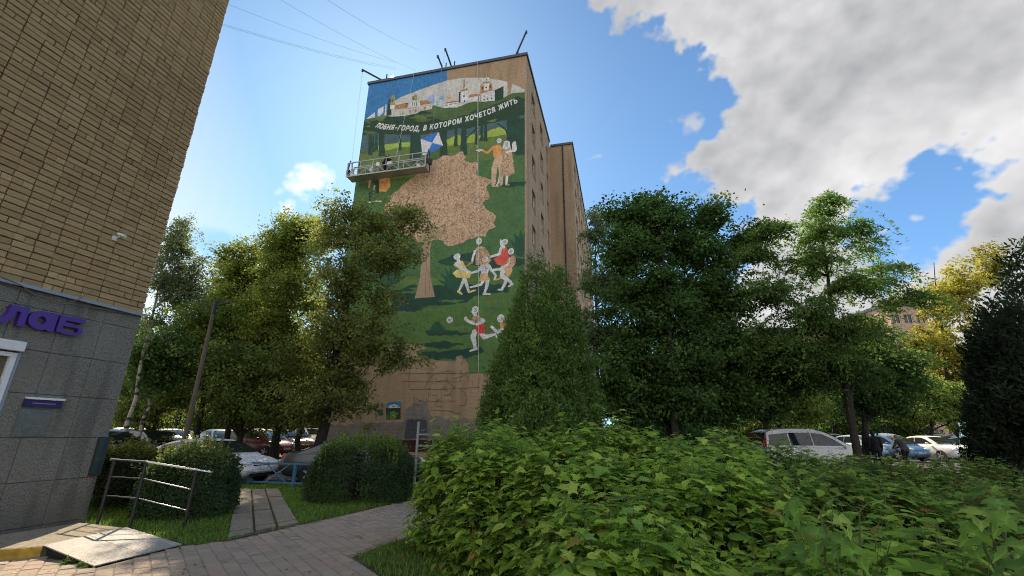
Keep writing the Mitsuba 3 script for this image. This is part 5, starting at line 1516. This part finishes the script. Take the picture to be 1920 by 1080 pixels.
make_tree("birch_tree", "thin airy tree between the block and the dark maple", foot(1125, 24), [B(1120, 440, 24, 28, 60, w=.8), B(1128, 540, 24, 40, 60), B(1110, 620, 24, 40, 60)], leaf=(0.12, 0.075), col=BLUEG, n_leaf=12000, n_clump=56, seed=52, clump_r=(0.4, 0.75), trunk_r=0.12)
make_tree("layered_tree", "tree with layered drooping branches and open crown against the clouds", foot(1600, 19), [B(1545, 385, 19, 26, 26, w=2.2), B(1530, 430, 19, 40, 30, w=1.3), B(1435, 420, 19, 38, 24, w=1.5), B(1415, 470, 19, 34, 30), B(1600, 425, 19, 36, 14, w=2), B(1625, 462, 19, 22, 18, w=1.2), B(1520, 490, 19, 70, 34), B(1440, 540, 19, 60, 40), B(1590, 530, 19, 40, 34), B(1665, 498, 19, 36, 7, w=3), B(1695, 560, 19, 54, 10, w=2.5), B(1650, 525, 19, 44, 8, w=2.2), B(1520, 590, 19, 80, 40), B(1440, 640, 19, 60, 50), B(1600, 615, 19, 66, 32), B(1510, 660, 19, 90, 40), B(1585, 690, 19, 56, 36)], leaf=(0.14, 0.05), col=(0.13, 0.22, 0.06), n_leaf=44000, n_clump=190, seed=53, flat=0.24, hang=0.35, clump_r=(0.38, 0.72), trunk_r=0.17, yellow=0.04, top_light=0.7, lean=(0.9, 0), radial=0.9)
make_tree("broadleaf_tree", "round headed dark tree under the layered tree's right side", foot(1612, 22), [B(1640, 670, 22, 66, 44), B(1690, 700, 22, 40, 50), B(1590, 700, 22, 66, 50), B(1650, 740, 22, 70, 36)], col=DKG, n_leaf=30000, n_clump=100, seed=54, trunk_r=0.18)
make_tree("broadleaf_tree", "dark tree filling the gap between the maple and the layered tree", foot(1430, 21.5), [B(1410, 690, 21.5, 62, 70), B(1480, 700, 21.5, 60, 46), B(1420, 760, 21.5, 66, 26)], col=DKG, n_leaf=24000, n_clump=80, seed=55)
make_tree("birch_tree", "yellow sunlit birch beside the dark conifer", foot(1790, 38), [B(1765, 590, 38, 44, 70), B(1800, 540, 38, 46, 50), B(1790, 680, 38, 60, 60), B(1735, 650, 38, 34, 50), B(1850, 500, 38, 34, 40)], leaf=(0.19, 0.13), col=YELG, n_leaf=15000, n_clump=90, seed=56, clump_r=(0.7, 1.2), yellow=0.2)
make_tree("broadleaf_tree", "mid green tree behind the white saloon on the right", foot(1740, 34), [B(1740, 745, 34, 70, 40), B(1700, 770, 34, 50, 26), B(1800, 760, 34, 60, 36)], leaf=(0.18, 0.12), col=OLIVE, n_leaf=14000, n_clump=60, seed=57, clump_r=(0.7, 1.2))
for i, (px, y, py, rx, ry) in enumerate([(1200, 36, 740, 90, 70), (1330, 40, 740, 90, 70), (1460, 42, 730, 80, 76), (1560, 46, 740, 90, 66), (1660, 50, 750, 70, 56), (1850, 50, 700, 90, 100)]):
    make_tree("broadleaf_tree", ["leftmost background tree on the right, behind the maple trunks", "background tree between the maple trunks and the minivan", "background tree above the minivan's tail", "background tree above the minivan's bonnet", "background tree above the blue cars", "background tree behind the dark conifer"][i], foot(px, y), [B(px, py, y, rx, ry), B(px + rx * .5, py + ry * .3, y, rx * .7, ry * .6)], leaf=(0.24, 0.16), col=[MIDG, (0.27, 0.31, 0.06), OLIVE][i % 3], n_leaf=9000, n_clump=44, seed=70 + i, group="background trees on the right", clump_r=(0.9, 1.7), trunk_r=0.25)


for i, (px, y, hgt, wd) in enumerate([(1180, 31, 2.6, 4.5), (1290, 33, 2.2, 4.5), (1390, 44, 3.2, 6), (1240, 45, 3.4, 6), (1480, 47, 3.2, 6), (480, 60, 3.5, 8), (340, 62, 3.6, 8), (240, 60, 3.6, 7), (560, 58, 3.4, 6), (1580, 50, 3.0, 6), (1680, 52, 3.0, 6)]):
    c = foot(px, y) + UP * hgt * 0.5
    make_tree("background_shrub", ["wild shrub behind the left maple trunks", "wild shrub behind the right maple trunks", "large shrub far behind the gap left of the minivan", "large shrub far behind the maple", "large shrub far behind the minivan's tail", "tall shrub closing the view above the red car", "tall shrub closing the view behind the pole's foot", "tall shrub closing the view beside the brick building's corner", "tall shrub closing the view beside the mural wall", "large shrub far behind the minivan's bonnet", "large shrub far behind the blue cars"][i],
              foot(px, y), [(c, (wd / 2, wd / 3, hgt * 0.5), 1.0), (c + V(wd * 0.4, 0, -0.2), (wd / 3, wd / 3, hgt * 0.4), 1.0)], leaf=(0.22, 0.15), col=[DKG, MIDG, OLIVE][i % 3], n_leaf=5000, n_clump=30, seed=120 + i, clump_r=(0.6, 1.0), trunk_r=0.08, stems=3)


def make_conifer(label, base, height, radius, n_leaf, seed, col, tips=((0, 0, 1.0),), leaf=(0.20, 0.05), power=0.75, r_low=0.9):
    """Columnar thuja: flat upright sprays over a tapering body, ragged outline."""
    g = np.random.default_rng(seed)
    k = thing("conifer", label, "conifer")
    mb = MB()
    Ps, Ns, Ts, cl = [], [], [], []
    for dx, dy, hs in tips:
        h = height * hs
        mb.tube([base + V(dx, dy, -0.1), base + V(dx * 0.8, dy * 0.8, h * 0.5), base + V(dx, dy, h * 0.92)], [0.14, 0.05, 0.006], 8)
        nc = int(3000 * h * radius / 12)
        t = 1 - np.sqrt(g.random(nc) * 0.995)
        t = 0.02 + 0.97 * t
        R = radius * np.where(t < 0.18, r_low + (1 - r_low) * t / 0.18, np.clip((1 - t) / 0.82, 0, 1) ** power)
        a = g.uniform(0, 2 * np.pi, nc)
        rad = R * (0.90 + 0.12 * g.random(nc)) * (1 + 0.06 * np.sin(a * 5 + t * 9) + 0.035 * np.sin(a * 11 + t * 23))
        c = base + np.column_stack([dx * (0.8 + 0.2 * t) + np.cos(a) * rad, dy * (0.8 + 0.2 * t) + np.sin(a) * rad, t * h])
        per = int(n_leaf / len(tips) / nc)
        for ci, ai in zip(c, a):
            o = V(math.cos(ai), math.sin(ai), 0)
            up_ = unit(UP + o * 0.55 + g.normal(size=3) * 0.22)
            q = g.normal(size=(per, 3)) * 0.05 + up_ * g.uniform(-0.16, 0.10, (per, 1)) - o * np.abs(g.normal(0, 0.10, (per, 1)))
            Ps.append(ci + q)
            Ns.append(unit(o + g.normal(size=(per, 3)) * 0.6))
            Ts.append(unit(up_ * 0.8 + o * 0.45 + g.normal(size=(per, 3)) * 0.42))
            cl.append(np.full(per, g.uniform(0.8, 1.2) * (0.35 + 1.3 * float(meshkit.fbm((ci * 2.6)[None], 3, seed)[0]))))
    P, N, T_, cl = np.vstack(Ps), np.vstack(Ns), np.vstack(Ts), np.concatenate(cl)
    sz = g.uniform(0.6, 1.3, len(P))
    v, f, c = leaf_cards(P, N, T_, leaf[0] * sz, leaf[1] * sz, leaf_cols(col, len(P), cl, 0.25, g=g), fold=0.1)
    add(k + "__trunk", mb.get(), M_BARK, smooth=50)
    add(k + "__foliage", (v, f), M_LEAF, color=c)


yc = 12.5
make_conifer("dense green twin topped conifer in front of the mural's right corner", V(x_at(1008, yc), yc, -1.5), 6.75, 1.38, 150000, 81, (0.14, 0.235, 0.06), tips=((0.0, 0, 1.0), (0.62, 0.2, 0.97), (-0.42, 0.1, 0.76)), leaf=(0.095, 0.042), power=0.56)
yc = 8.6
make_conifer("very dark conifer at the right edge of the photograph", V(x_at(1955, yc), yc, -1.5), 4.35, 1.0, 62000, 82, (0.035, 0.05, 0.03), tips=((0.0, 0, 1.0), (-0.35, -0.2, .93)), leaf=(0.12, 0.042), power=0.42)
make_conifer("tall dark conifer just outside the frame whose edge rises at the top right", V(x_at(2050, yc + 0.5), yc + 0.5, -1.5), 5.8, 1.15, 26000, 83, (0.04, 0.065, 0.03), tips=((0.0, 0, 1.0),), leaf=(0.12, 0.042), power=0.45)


def make_hedge(label, c, half, height, n_leaf, seed, col, top_col, leaf=(0.045, 0.028), yaw=0.0, square=3.0, shoots=240):
    """Clipped bush: leaves through a rounded block, loose young shoots on top."""
    g = np.random.default_rng(seed)
    k = thing("hedge", label, "hedge")
    n = n_leaf
    d = unit(g.normal(size=(n, 3)))
    d[:, 2] = np.abs(d[:, 2]) * 1.0 - 0.02
    e = 2.0 / square
    q = np.sign(d) * np.abs(d) ** e
    q /= np.maximum((np.abs(q) ** square).sum(1, keepdims=True) ** (1 / square), 1e-9)
    depth = 1 - np.abs(g.normal(0, 0.08, (n, 1))) + 0.05 * (g.random((n, 1)) < 0.06)
    q = q * depth
    lump = 1 + 0.42 * (meshkit.fbm(d * 2.6 + seed, 3, seed)[:, None] - 0.5)
    P = q * np.array([half[0], half[1], height]) * lump
    low = P[:, 2] < 0.1
    P[low, 2] = g.uniform(0.0, 0.25, low.sum())
    nrm = unit(d + g.normal(size=(n, 3)) * 0.7)
    lng = unit(g.normal(size=(n, 3)) + d * 0.5 + UP * 0.2)
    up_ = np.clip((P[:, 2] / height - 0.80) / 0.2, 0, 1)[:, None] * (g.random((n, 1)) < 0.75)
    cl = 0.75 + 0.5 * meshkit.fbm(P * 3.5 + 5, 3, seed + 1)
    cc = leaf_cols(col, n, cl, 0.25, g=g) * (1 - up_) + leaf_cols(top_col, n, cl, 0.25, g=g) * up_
    sz = g.uniform(0.7, 1.3, n)
    P2_, N2, T2, C2 = [P], [nrm], [lng], [cc]
    mb = MB()
    for s in range(shoots):
        x, y = g.uniform(-0.85, 0.85, 2)
        if (abs(x) ** square + abs(y) ** square) > 0.8:
            continue
        zt = height * (1 - (abs(x) ** square + abs(y) ** square)) ** (1 / square)
        L = g.uniform(0.04, 0.24)
        a = V(x * half[0], y * half[1], zt - 0.1)
        b = a + V(*g.normal(0, 0.05, 2), 0.1 + L)
        mb.tube([a, b], [0.004, 0.002], 4, cap=False)
        m = int(10 + 60 * L)
        t = g.random((m, 1))
        pp_ = a * (1 - t) + b * t
        dd = unit(g.normal(size=(m, 3)) + UP * 0.6)
        P2_.append(pp_)
        N2.append(unit(UP * 0.6 + g.normal(size=(m, 3)) * 0.6))
        T2.append(dd)
        C2.append(leaf_cols(top_col, m, None, 0.2, g=g))
    P, nrm, lng, cc = np.vstack(P2_), np.vstack(N2), np.vstack(T2), np.vstack(C2)
    sz = g.uniform(0.7, 1.3, len(P))
    R_ = np.array([[math.cos(yaw), -math.sin(yaw), 0], [math.sin(yaw), math.cos(yaw), 0], [0, 0, 1]])
    v, f, cc = leaf_cards(P @ R_.T + c, nrm @ R_.T, lng @ R_.T, leaf[0] * sz, leaf[1] * sz, cc)
    add(k + "__foliage", (v, f), M_LEAF, color=cc)
    for i in range(60):
        a = g.uniform(0, 2 * np.pi)
        r = math.sqrt(g.random()) * 0.6
        p0 = V(math.cos(a) * half[0] * r * .5, math.sin(a) * half[1] * r * .5, -0.05)
        p1 = V(math.cos(a) * half[0] * r, math.sin(a) * half[1] * r, height * g.uniform(0.5, 0.8))
        mb.tube(branch_pts(p0, p1, 0.05, 5, g) @ R_.T + c, np.linspace(0.014, 0.005, 5), 4, cap=False)
    mb.v = [x if i >= len(mb.v) - 60 else x @ R_.T + c for i, x in enumerate(mb.v)]
    add(k + "__stems", mb.get(), M_BARK)
    return k


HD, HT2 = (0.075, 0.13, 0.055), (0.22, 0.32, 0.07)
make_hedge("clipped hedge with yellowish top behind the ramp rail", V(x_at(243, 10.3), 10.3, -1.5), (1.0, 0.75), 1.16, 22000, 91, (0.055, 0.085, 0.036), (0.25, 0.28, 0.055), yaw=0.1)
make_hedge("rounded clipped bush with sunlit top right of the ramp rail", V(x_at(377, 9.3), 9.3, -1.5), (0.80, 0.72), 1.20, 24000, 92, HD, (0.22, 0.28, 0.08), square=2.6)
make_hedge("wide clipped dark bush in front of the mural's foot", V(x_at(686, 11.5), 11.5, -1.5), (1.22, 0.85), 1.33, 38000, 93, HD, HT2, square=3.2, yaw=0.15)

# ------------------------------------------------------------------ grass
lawn = unary_union([Polygon([(-9.5, 8.2), (-6.9, 8.2), (-4.85, 7.0), (-4.1, 7.15), (-2.6, 9.6), (-1.0, 13.5), (-1.0, 15), (-9.8, 14.9)]), Polygon([(-2.3, 6.2), (-1.4, 5.4), (0.5, 4.0), (1.0, 7), (0.5, 12), (-0.8, 9), (-1.6, 7.4)])]).difference(unary_union([path_poly.buffer(0.03), slab_poly, land, Polygon([tuple(p[:2]) for p in (A, C_, D_, E_)]).buffer(0.05)]))


def scatter(poly_, n, g):
    x0, y0, x1, y1 = poly_.bounds
    from shapely import contains_xy
    p = np.column_stack([g.uniform(x0, x1, n * 4), g.uniform(y0, y1, n * 4)])
    p = p[contains_xy(poly_, p[:, 0], p[:, 1])]
    return p[:n]


def grass(label, poly_, n, seed, hgt=0.09):
    g = np.random.default_rng(seed)
    p = scatter(poly_, n, g)
    p3 = np.column_stack([p, gz(p[:, 0], p[:, 1]) - 0.02])
    d = unit(np.column_stack([g.normal(0, 0.45, (len(p), 2)), np.ones(len(p))]))
    nn = unit(np.cross(d, g.normal(size=(len(p), 3))))
    L = hgt * g.uniform(0.5, 1.5, len(p))
    clump = 0.8 + 0.5 * meshkit.fbm(p3 * 1.3, 3, seed)
    v, f, c = leaf_cards(p3, nn, d, L, 0.011, leaf_cols((0.17, 0.29, 0.055), len(p), clump, 0.25, yellow=0.06, g=g), fold=0.1)
    k = thing("grass", label, "grass", kind="stuff")
    scene[k] = mikit.ply((v, f), M_LEAF, color=c)


grass("green grass round the clipped hedges and along the paved path", lawn, 60000, 101)

g = np.random.default_rng(105)
p = scatter(path_poly.intersection(sbox(-6, 4.4, 0, 13)), 150, g)
p3 = np.column_stack([p, gz(p[:, 0], p[:, 1]) + 0.008])
v, f, c = leaf_cards(p3, unit(UP + g.normal(size=(len(p), 3)) * 0.25), unit(g.normal(size=(len(p), 3)) * [1, 1, 0.1]), g.uniform(0.03, 0.065, len(p)), g.uniform(0.02, 0.045, len(p)), leaf_cols((0.30, 0.20, 0.06), len(p), None, 0.35, g=g))
k = thing("fallen_leaves", "dry fallen leaves scattered over the pavers", "fallen leaves", kind="stuff")
scene[k] = mikit.ply((v, f), M_LEAF, color=c)
for (px, py), lab in (((132, 1056), "small weed tuft in the shade under the left edge of the ramp"), ((158, 1062), "small weed tuft at the lower corner of the ramp"), ((372, 1020), "weed tuft at the far right corner of the ramp")):
    o = at_z(px, py, -1.5)
    n = 46
    a = g.uniform(0, 6.28, n)
    d = unit(np.column_stack([np.cos(a), np.sin(a), g.uniform(0.4, 1.6, n)]))
    b = o + np.column_stack([g.normal(0, 0.025, (n, 2)), np.zeros(n)])
    v, f, c = leaf_cards(b, unit(UP + g.normal(size=(n, 3)) * 0.5), d, g.uniform(0.05, 0.11, n), g.uniform(0.014, 0.03, n), leaf_cols((0.16, 0.27, 0.06), n, None, 0.25, g=g))
    single("weed", (v, f), M_LEAF, lab, "weed", color=c)

# ------------------------------------------------------------------ leafy shrubs in the foreground
LOBE = np.array([(0, 0), (0.10, 0.03), (0.40, -0.06), (0.30, 0.16), (0.50, 0.38), (0.26, 0.40), (0.20, 0.58), (0.0, 1.0)])
out_ = np.vstack([LOBE, (LOBE[1:-1] * [-1, 1])[::-1]])
mid_line = np.array([(0, 0.28), (0, 0.60)])
LV2 = np.vstack([out_, mid_line])
LF = []
nO = len(out_)
for i in range(nO):
    j = (i + 1) % nO
    hub = nO + (1 if 5 <= i <= 8 else 0)
    LF.append((hub, i, j))
LF.append((nO, nO + 1, 5))
LF.append((nO, 9, nO + 1))
LF = np.array(LF)
LV = np.column_stack([LV2, 0.10 * np.abs(LV2[:, 0]) - 0.16 * np.clip(LV2[:, 1] - 0.35, 0, 1) ** 2 - 0.10 * np.clip(np.abs(LV2[:, 0]) - 0.25, 0, 1)])
OV = np.array([(0, 0), (0.22, 0.18), (0.28, 0.42), (0.17, 0.72), (0, 1.0), (-0.17, 0.72), (-0.28, 0.42), (-0.22, 0.18), (0, 0.45)])
OVF = np.array([(8, i, (i + 1) % 8) for i in range(8)])
OVV = np.column_stack([OV, 0.18 * np.abs(OV[:, 0]) - 0.2 * np.clip(OV[:, 1] - 0.3, 0, 1) ** 2])
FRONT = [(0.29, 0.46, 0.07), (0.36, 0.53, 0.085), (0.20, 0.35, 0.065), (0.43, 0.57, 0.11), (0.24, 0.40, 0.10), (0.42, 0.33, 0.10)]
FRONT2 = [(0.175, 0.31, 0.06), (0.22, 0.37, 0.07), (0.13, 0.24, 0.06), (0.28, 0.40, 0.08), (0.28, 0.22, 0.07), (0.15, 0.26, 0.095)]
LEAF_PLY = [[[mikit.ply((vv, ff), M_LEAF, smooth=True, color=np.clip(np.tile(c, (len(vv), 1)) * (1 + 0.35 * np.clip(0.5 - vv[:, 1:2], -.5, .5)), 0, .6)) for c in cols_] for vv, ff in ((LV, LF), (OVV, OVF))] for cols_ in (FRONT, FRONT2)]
BIG = np.array([(0, 0), (.12, -.07), (.32, -.10), (.28, .05), (.42, .12), (.56, .33), (.41, .33), (.30, .39), (.35, .53), (.21, .58), (.17, .75), (.07, .84), (0, 1.0)])
BO = np.vstack([BIG, (BIG[1:-1] * [-1, 1])[::-1]])
BV2 = np.vstack([BO, [(0, .26), (0, .58)], BO * 0.55 + np.array([0, .16])])
nb = len(BO)
BF = []
for i in range(nb):
    j = (i + 1) % nb
    a, b = nb + 2 + i, nb + 2 + j
    BF += [(i, j, b), (i, b, a), (nb + (1 if 7 <= i <= 16 else 0), a, b)]
BV = np.column_stack([BV2, 0.16 * np.abs(BV2[:, 0]) - 0.30 * np.clip(BV2[:, 1] - 0.3, 0, 1) ** 2 - 0.30 * np.clip(np.abs(BV2[:, 0]) - 0.2, 0, 1) ** 2 * 3 + 0.02 * np.sin(BV2[:, 0] * 17) * np.cos(BV2[:, 1] * 13)])
BIG_PLY = [mikit.ply((BV, np.array(BF)), M_LEAF, smooth=True, color=np.clip(np.tile(c, (len(BV), 1)) * (1 + 0.5 * (np.abs(BV[:, :1]) < 0.02) + 0.15 * np.sin(BV[:, 1:2] * 9)), 0, .62)) for c in ((0.25, 0.40, 0.08), (0.20, 0.35, 0.07), (0.32, 0.46, 0.10), (0.17, 0.30, 0.075))]


def make_shrub(label, c, r, top, n_shoot, leaf_len, seed, oval=0.3, n_part=300, pal_=0, group=None, upright=0.16, cols=None):
    """Domed shrub of long leafy shoots; c on the ground, r horizontal radii, top height above the ground."""
    g = np.random.default_rng(seed)
    k = thing("leafy_shrub", label, "shrub", group)
    mats, kinds, tones = [], [], []
    mb, mg = MB(), MB()

    def leaf_at(p, n, t, s, inner):
        t = unit(t - n * (t @ n))
        m = np.eye(4)
        m[:3, 0], m[:3, 1], m[:3, 2], m[:3, 3] = np.cross(t, n) * s, t * s, n * s, p
        mats.append(m)
        kinds.append(int(g.random() < oval))
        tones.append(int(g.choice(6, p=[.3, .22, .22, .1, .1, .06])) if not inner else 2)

    for i in range(n_shoot):
        u = g.random()
        a = g.uniform(0, 2 * np.pi)
        el = math.asin(u ** 0.7)
        d = V(math.cos(a) * math.cos(el), math.sin(a) * math.cos(el), math.sin(el))
        lump = 1 + 0.3 * (float(meshkit.fbm((d * 2.3 + seed)[None], 3, seed)[0]) - 0.5)
        d3 = np.sign(d) * np.abs(d) ** 0.72
        d3 /= (np.abs(d3) ** 2.8).sum() ** (1 / 2.8)
        tip = c + d3 * np.array([r[0], r[1], top]) * lump * (1 - abs(g.normal(0, 0.05)))
        tip[2] = max(tip[2], c[2] + 0.15)
        L = g.uniform(0.22, 0.45)
        sd = unit(d * V(1, 1, 0.6) + UP * 0.75 + g.normal(size=3) * 0.25)
        tip = tip + UP * (0.10 * g.random() + (0.34 if pal_ == 0 else 0.05) * g.random() ** 6) * (el > 0.6)
        root = tip - sd * L
        mg.tube([root - sd * 0.15 - UP * 0.1, root, tip], [0.006, 0.004, 0.002], 4, cap=False)
        m = int(g.integers(5, 9))
        spin = g.uniform(0, 6.28)
        for j in range(m):
            t = (j + 0.6) / m
            p = root * (1 - t) + tip * t
            spin += 2.4
            q = V(math.cos(spin), math.sin(spin), 0)
            o = unit(q - sd * (q @ sd) + d * 0.35)
            lt = unit(o + sd * 0.25 - UP * g.uniform(0.05, 0.55))
            nn = unit(UP * 0.85 + sd * 0.35 + d * 0.25 + g.normal(size=3) * 0.3)
            s = leaf_len * min(g.lognormal(-0.1, 0.32), 1.7) * (1.1 - 0.45 * t ** 3)
            st = p + lt * s * 0.18
            leaf_at(st, nn, lt, s, False)
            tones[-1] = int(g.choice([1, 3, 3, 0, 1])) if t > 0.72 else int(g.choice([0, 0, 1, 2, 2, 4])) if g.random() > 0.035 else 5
    # inner leaves that close the view into the shrub
    for i in range(int(n_shoot * 2.2)):
        d = unit(g.normal(size=3))
        d[2] = abs(d[2])
        p = c + d * np.array([r[0], r[1], top]) * g.uniform(0.45, 0.9)
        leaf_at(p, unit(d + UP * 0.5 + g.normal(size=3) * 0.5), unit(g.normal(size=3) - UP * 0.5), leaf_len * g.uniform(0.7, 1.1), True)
    mats, kinds, tones = np.array(mats), np.array(kinds), np.array(tones)
    pos = mats[:, :3, 3]
    size = np.linalg.norm(mats[:, :3, 1], axis=1) / np.linalg.norm(pos, axis=1)
    facing = ((pos - c) / np.array([r[0], r[1], top]))
    vis = facing[:, 2] * 0.7 + (unit(facing) * unit(-pos)).sum(1) * 0.5 + 0.6 * np.linalg.norm(facing, axis=1)
    w = pos @ FWD
    ins = (np.abs(pos @ CRT) < 1.16 * w) & (np.abs(pos @ CUP) < 0.66 * w) & (w > 0.1)
    score = size * np.clip(vis, 0.05, None) * np.where(ins, 1, 0.01)
    order = np.argsort(-score)
    for i in order[:n_part]:
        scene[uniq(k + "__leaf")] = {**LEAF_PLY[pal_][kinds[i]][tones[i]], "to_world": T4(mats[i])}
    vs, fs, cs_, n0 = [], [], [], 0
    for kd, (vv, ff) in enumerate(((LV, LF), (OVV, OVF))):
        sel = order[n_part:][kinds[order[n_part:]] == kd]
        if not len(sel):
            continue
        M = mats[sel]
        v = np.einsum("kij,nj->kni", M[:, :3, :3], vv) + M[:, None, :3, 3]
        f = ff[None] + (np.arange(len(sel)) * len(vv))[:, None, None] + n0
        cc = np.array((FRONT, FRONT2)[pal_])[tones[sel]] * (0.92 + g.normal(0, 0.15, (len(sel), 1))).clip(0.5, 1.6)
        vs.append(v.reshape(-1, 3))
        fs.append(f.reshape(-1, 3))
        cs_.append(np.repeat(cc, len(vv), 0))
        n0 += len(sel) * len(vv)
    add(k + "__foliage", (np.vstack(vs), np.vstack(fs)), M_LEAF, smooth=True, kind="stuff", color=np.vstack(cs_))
    for i in range(26):
        a = g.uniform(0, 2 * np.pi)
        rr = math.sqrt(g.random())
        p1 = c + V(math.cos(a) * r[0] * rr * .85, math.sin(a) * r[1] * rr * .85, top * (1 - 0.45 * rr) * .85)
        mb.tube(branch_pts(c + V(math.cos(a) * .2, math.sin(a) * .2, -0.05), p1, 0.1, 6, g), np.linspace(0.016, 0.005, 6), 5, cap=False)
    add(k + "__stems", mb.get(), M_BARK)
    add(k + "__shoots", mg.get(), M_STEM, kind="stuff")
    return k


for lab, c, r, top, n, ll, sd in [
    ("bright leafy shrub at the left end of the foreground planting, beside the path", (-0.48, 7.2), (1.0, 1.0), 1.62, 440, 0.14, 201),
    ("leafy shrub bulging over the path's edge at the left end of the planting", (-0.12, 6.1), (0.75, 0.75), 1.36, 320, 0.14, 200),
    ("leafy shrub at the back of the planting right below the twin topped conifer", (1.35, 7.4), (1.15, 0.9), 1.60, 440, 0.15, 202),
    ("leafy shrub in the second row directly below the left conifer's trunk", (0.75, 5.7), (1.0, 1.0), 1.26, 460, 0.15, 203),
    ("leafy shrub right of centre at the back of the planting", (2.75, 7.0), (1.15, 1.0), 1.44, 420, 0.15, 204),
    ("leafy shrub in the middle of the foreground planting", (1.95, 5.0), (1.05, 0.95), 1.16, 460, 0.15, 205),
    ("low leafy shrub nearest the path at the bottom centre", (0.85, 3.9), (0.75, 0.9), 0.92, 380, 0.14, 206),
    ("low leafy shrub at the bottom right of centre", (2.35, 3.3), (1.0, 0.8), 0.78, 420, 0.14, 207),
    ("leafy shrub in front of the minivan", (3.65, 5.6), (1.15, 1.0), 1.20, 400, 0.14, 208),
    ("low shrub standing behind the others in front of the minivan's tail", (4.05, 7.6), (1.25, 0.9), 1.44, 380, 0.12, 214),
    ("dark low shrub left of the dark conifer, far end of the planting", (7.3, 8.0), (1.3, 0.8), 1.26, 400, 0.10, 209),
    ("dark low shrub below the person in black", (5.6, 7.9), (1.25, 0.9), 1.28, 400, 0.11, 210),
    ("low shrub at the lower right between the big saplings", (4.3, 3.7), (1.15, 1.0), 0.68, 420, 0.12, 211),
    ("low shrub at the right below the dark conifer", (5.6, 5.7), (1.4, 1.1), 0.98, 460, 0.11, 212),
    ("low creeping shrub at the bottom right corner", (3.4, 2.3), (1.0, 0.7), 0.52, 380, 0.12, 213),
]:
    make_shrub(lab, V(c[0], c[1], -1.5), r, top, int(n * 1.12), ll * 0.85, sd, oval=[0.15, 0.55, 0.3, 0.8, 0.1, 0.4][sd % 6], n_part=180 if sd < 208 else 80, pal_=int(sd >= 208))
# young maples with very large leaves close to the lens
for lab, px, py, y, sd in [("big leaved young maple at the right edge close to the lens", 1835, 945, 2.35, 221), ("big leaved sapling at the bottom between the shrubs, left of the ones at the edge", 1560, 945, 2.7, 222), ("big leaved sapling at the very corner of the photograph", 1915, 960, 2.0, 223)]:
    top_ = at_y(px, py, y)
    c, hgt = top_[:2], top_[2] + 1.5
    g = np.random.default_rng(sd)
    k = thing("maple_sapling", lab, "sapling")
    base = V(c[0], c[1], -1.5)
    mb = MB()
    for s in range(3):
        tip = base + V(*g.normal(0, 0.12, 2), hgt * g.uniform(0.86, 1.0))
        pts = branch_pts(base, tip, 0.02, 8, g)
        mb.tube(pts, np.linspace(0.012, 0.004, 8), 6)
        for j in range(5):
            p = pts[-1 - j // 2]
            a = g.uniform(0, 6.28)
            o = V(math.cos(a), math.sin(a), 0)
            q = p + o * 0.10 + UP * 0.05
            mb.tube([p, (p + q) / 2 + UP * 0.015, q], 0.0022, 4)
            n_ = unit(UP * 0.8 + o * 0.45 - V(0.2, 0.5, 0) * g.uniform(0, 1.1) + g.normal(size=3) * 0.25)
            t_ = unit(o - UP * g.uniform(0.0, 0.6))
            t_ = unit(t_ - n_ * (t_ @ n_))
            sz = g.uniform(0.11, 0.18)
            m = np.eye(4)
            m[:3, 0], m[:3, 1], m[:3, 2], m[:3, 3] = np.cross(t_, n_) * sz, t_ * sz, n_ * sz, q
            scene[uniq(k + "__leaf")] = {**BIG_PLY[int(g.integers(0, 4))], "to_world": T4(m)}
    add(k + "__stem", mb.get(), M_STEM)
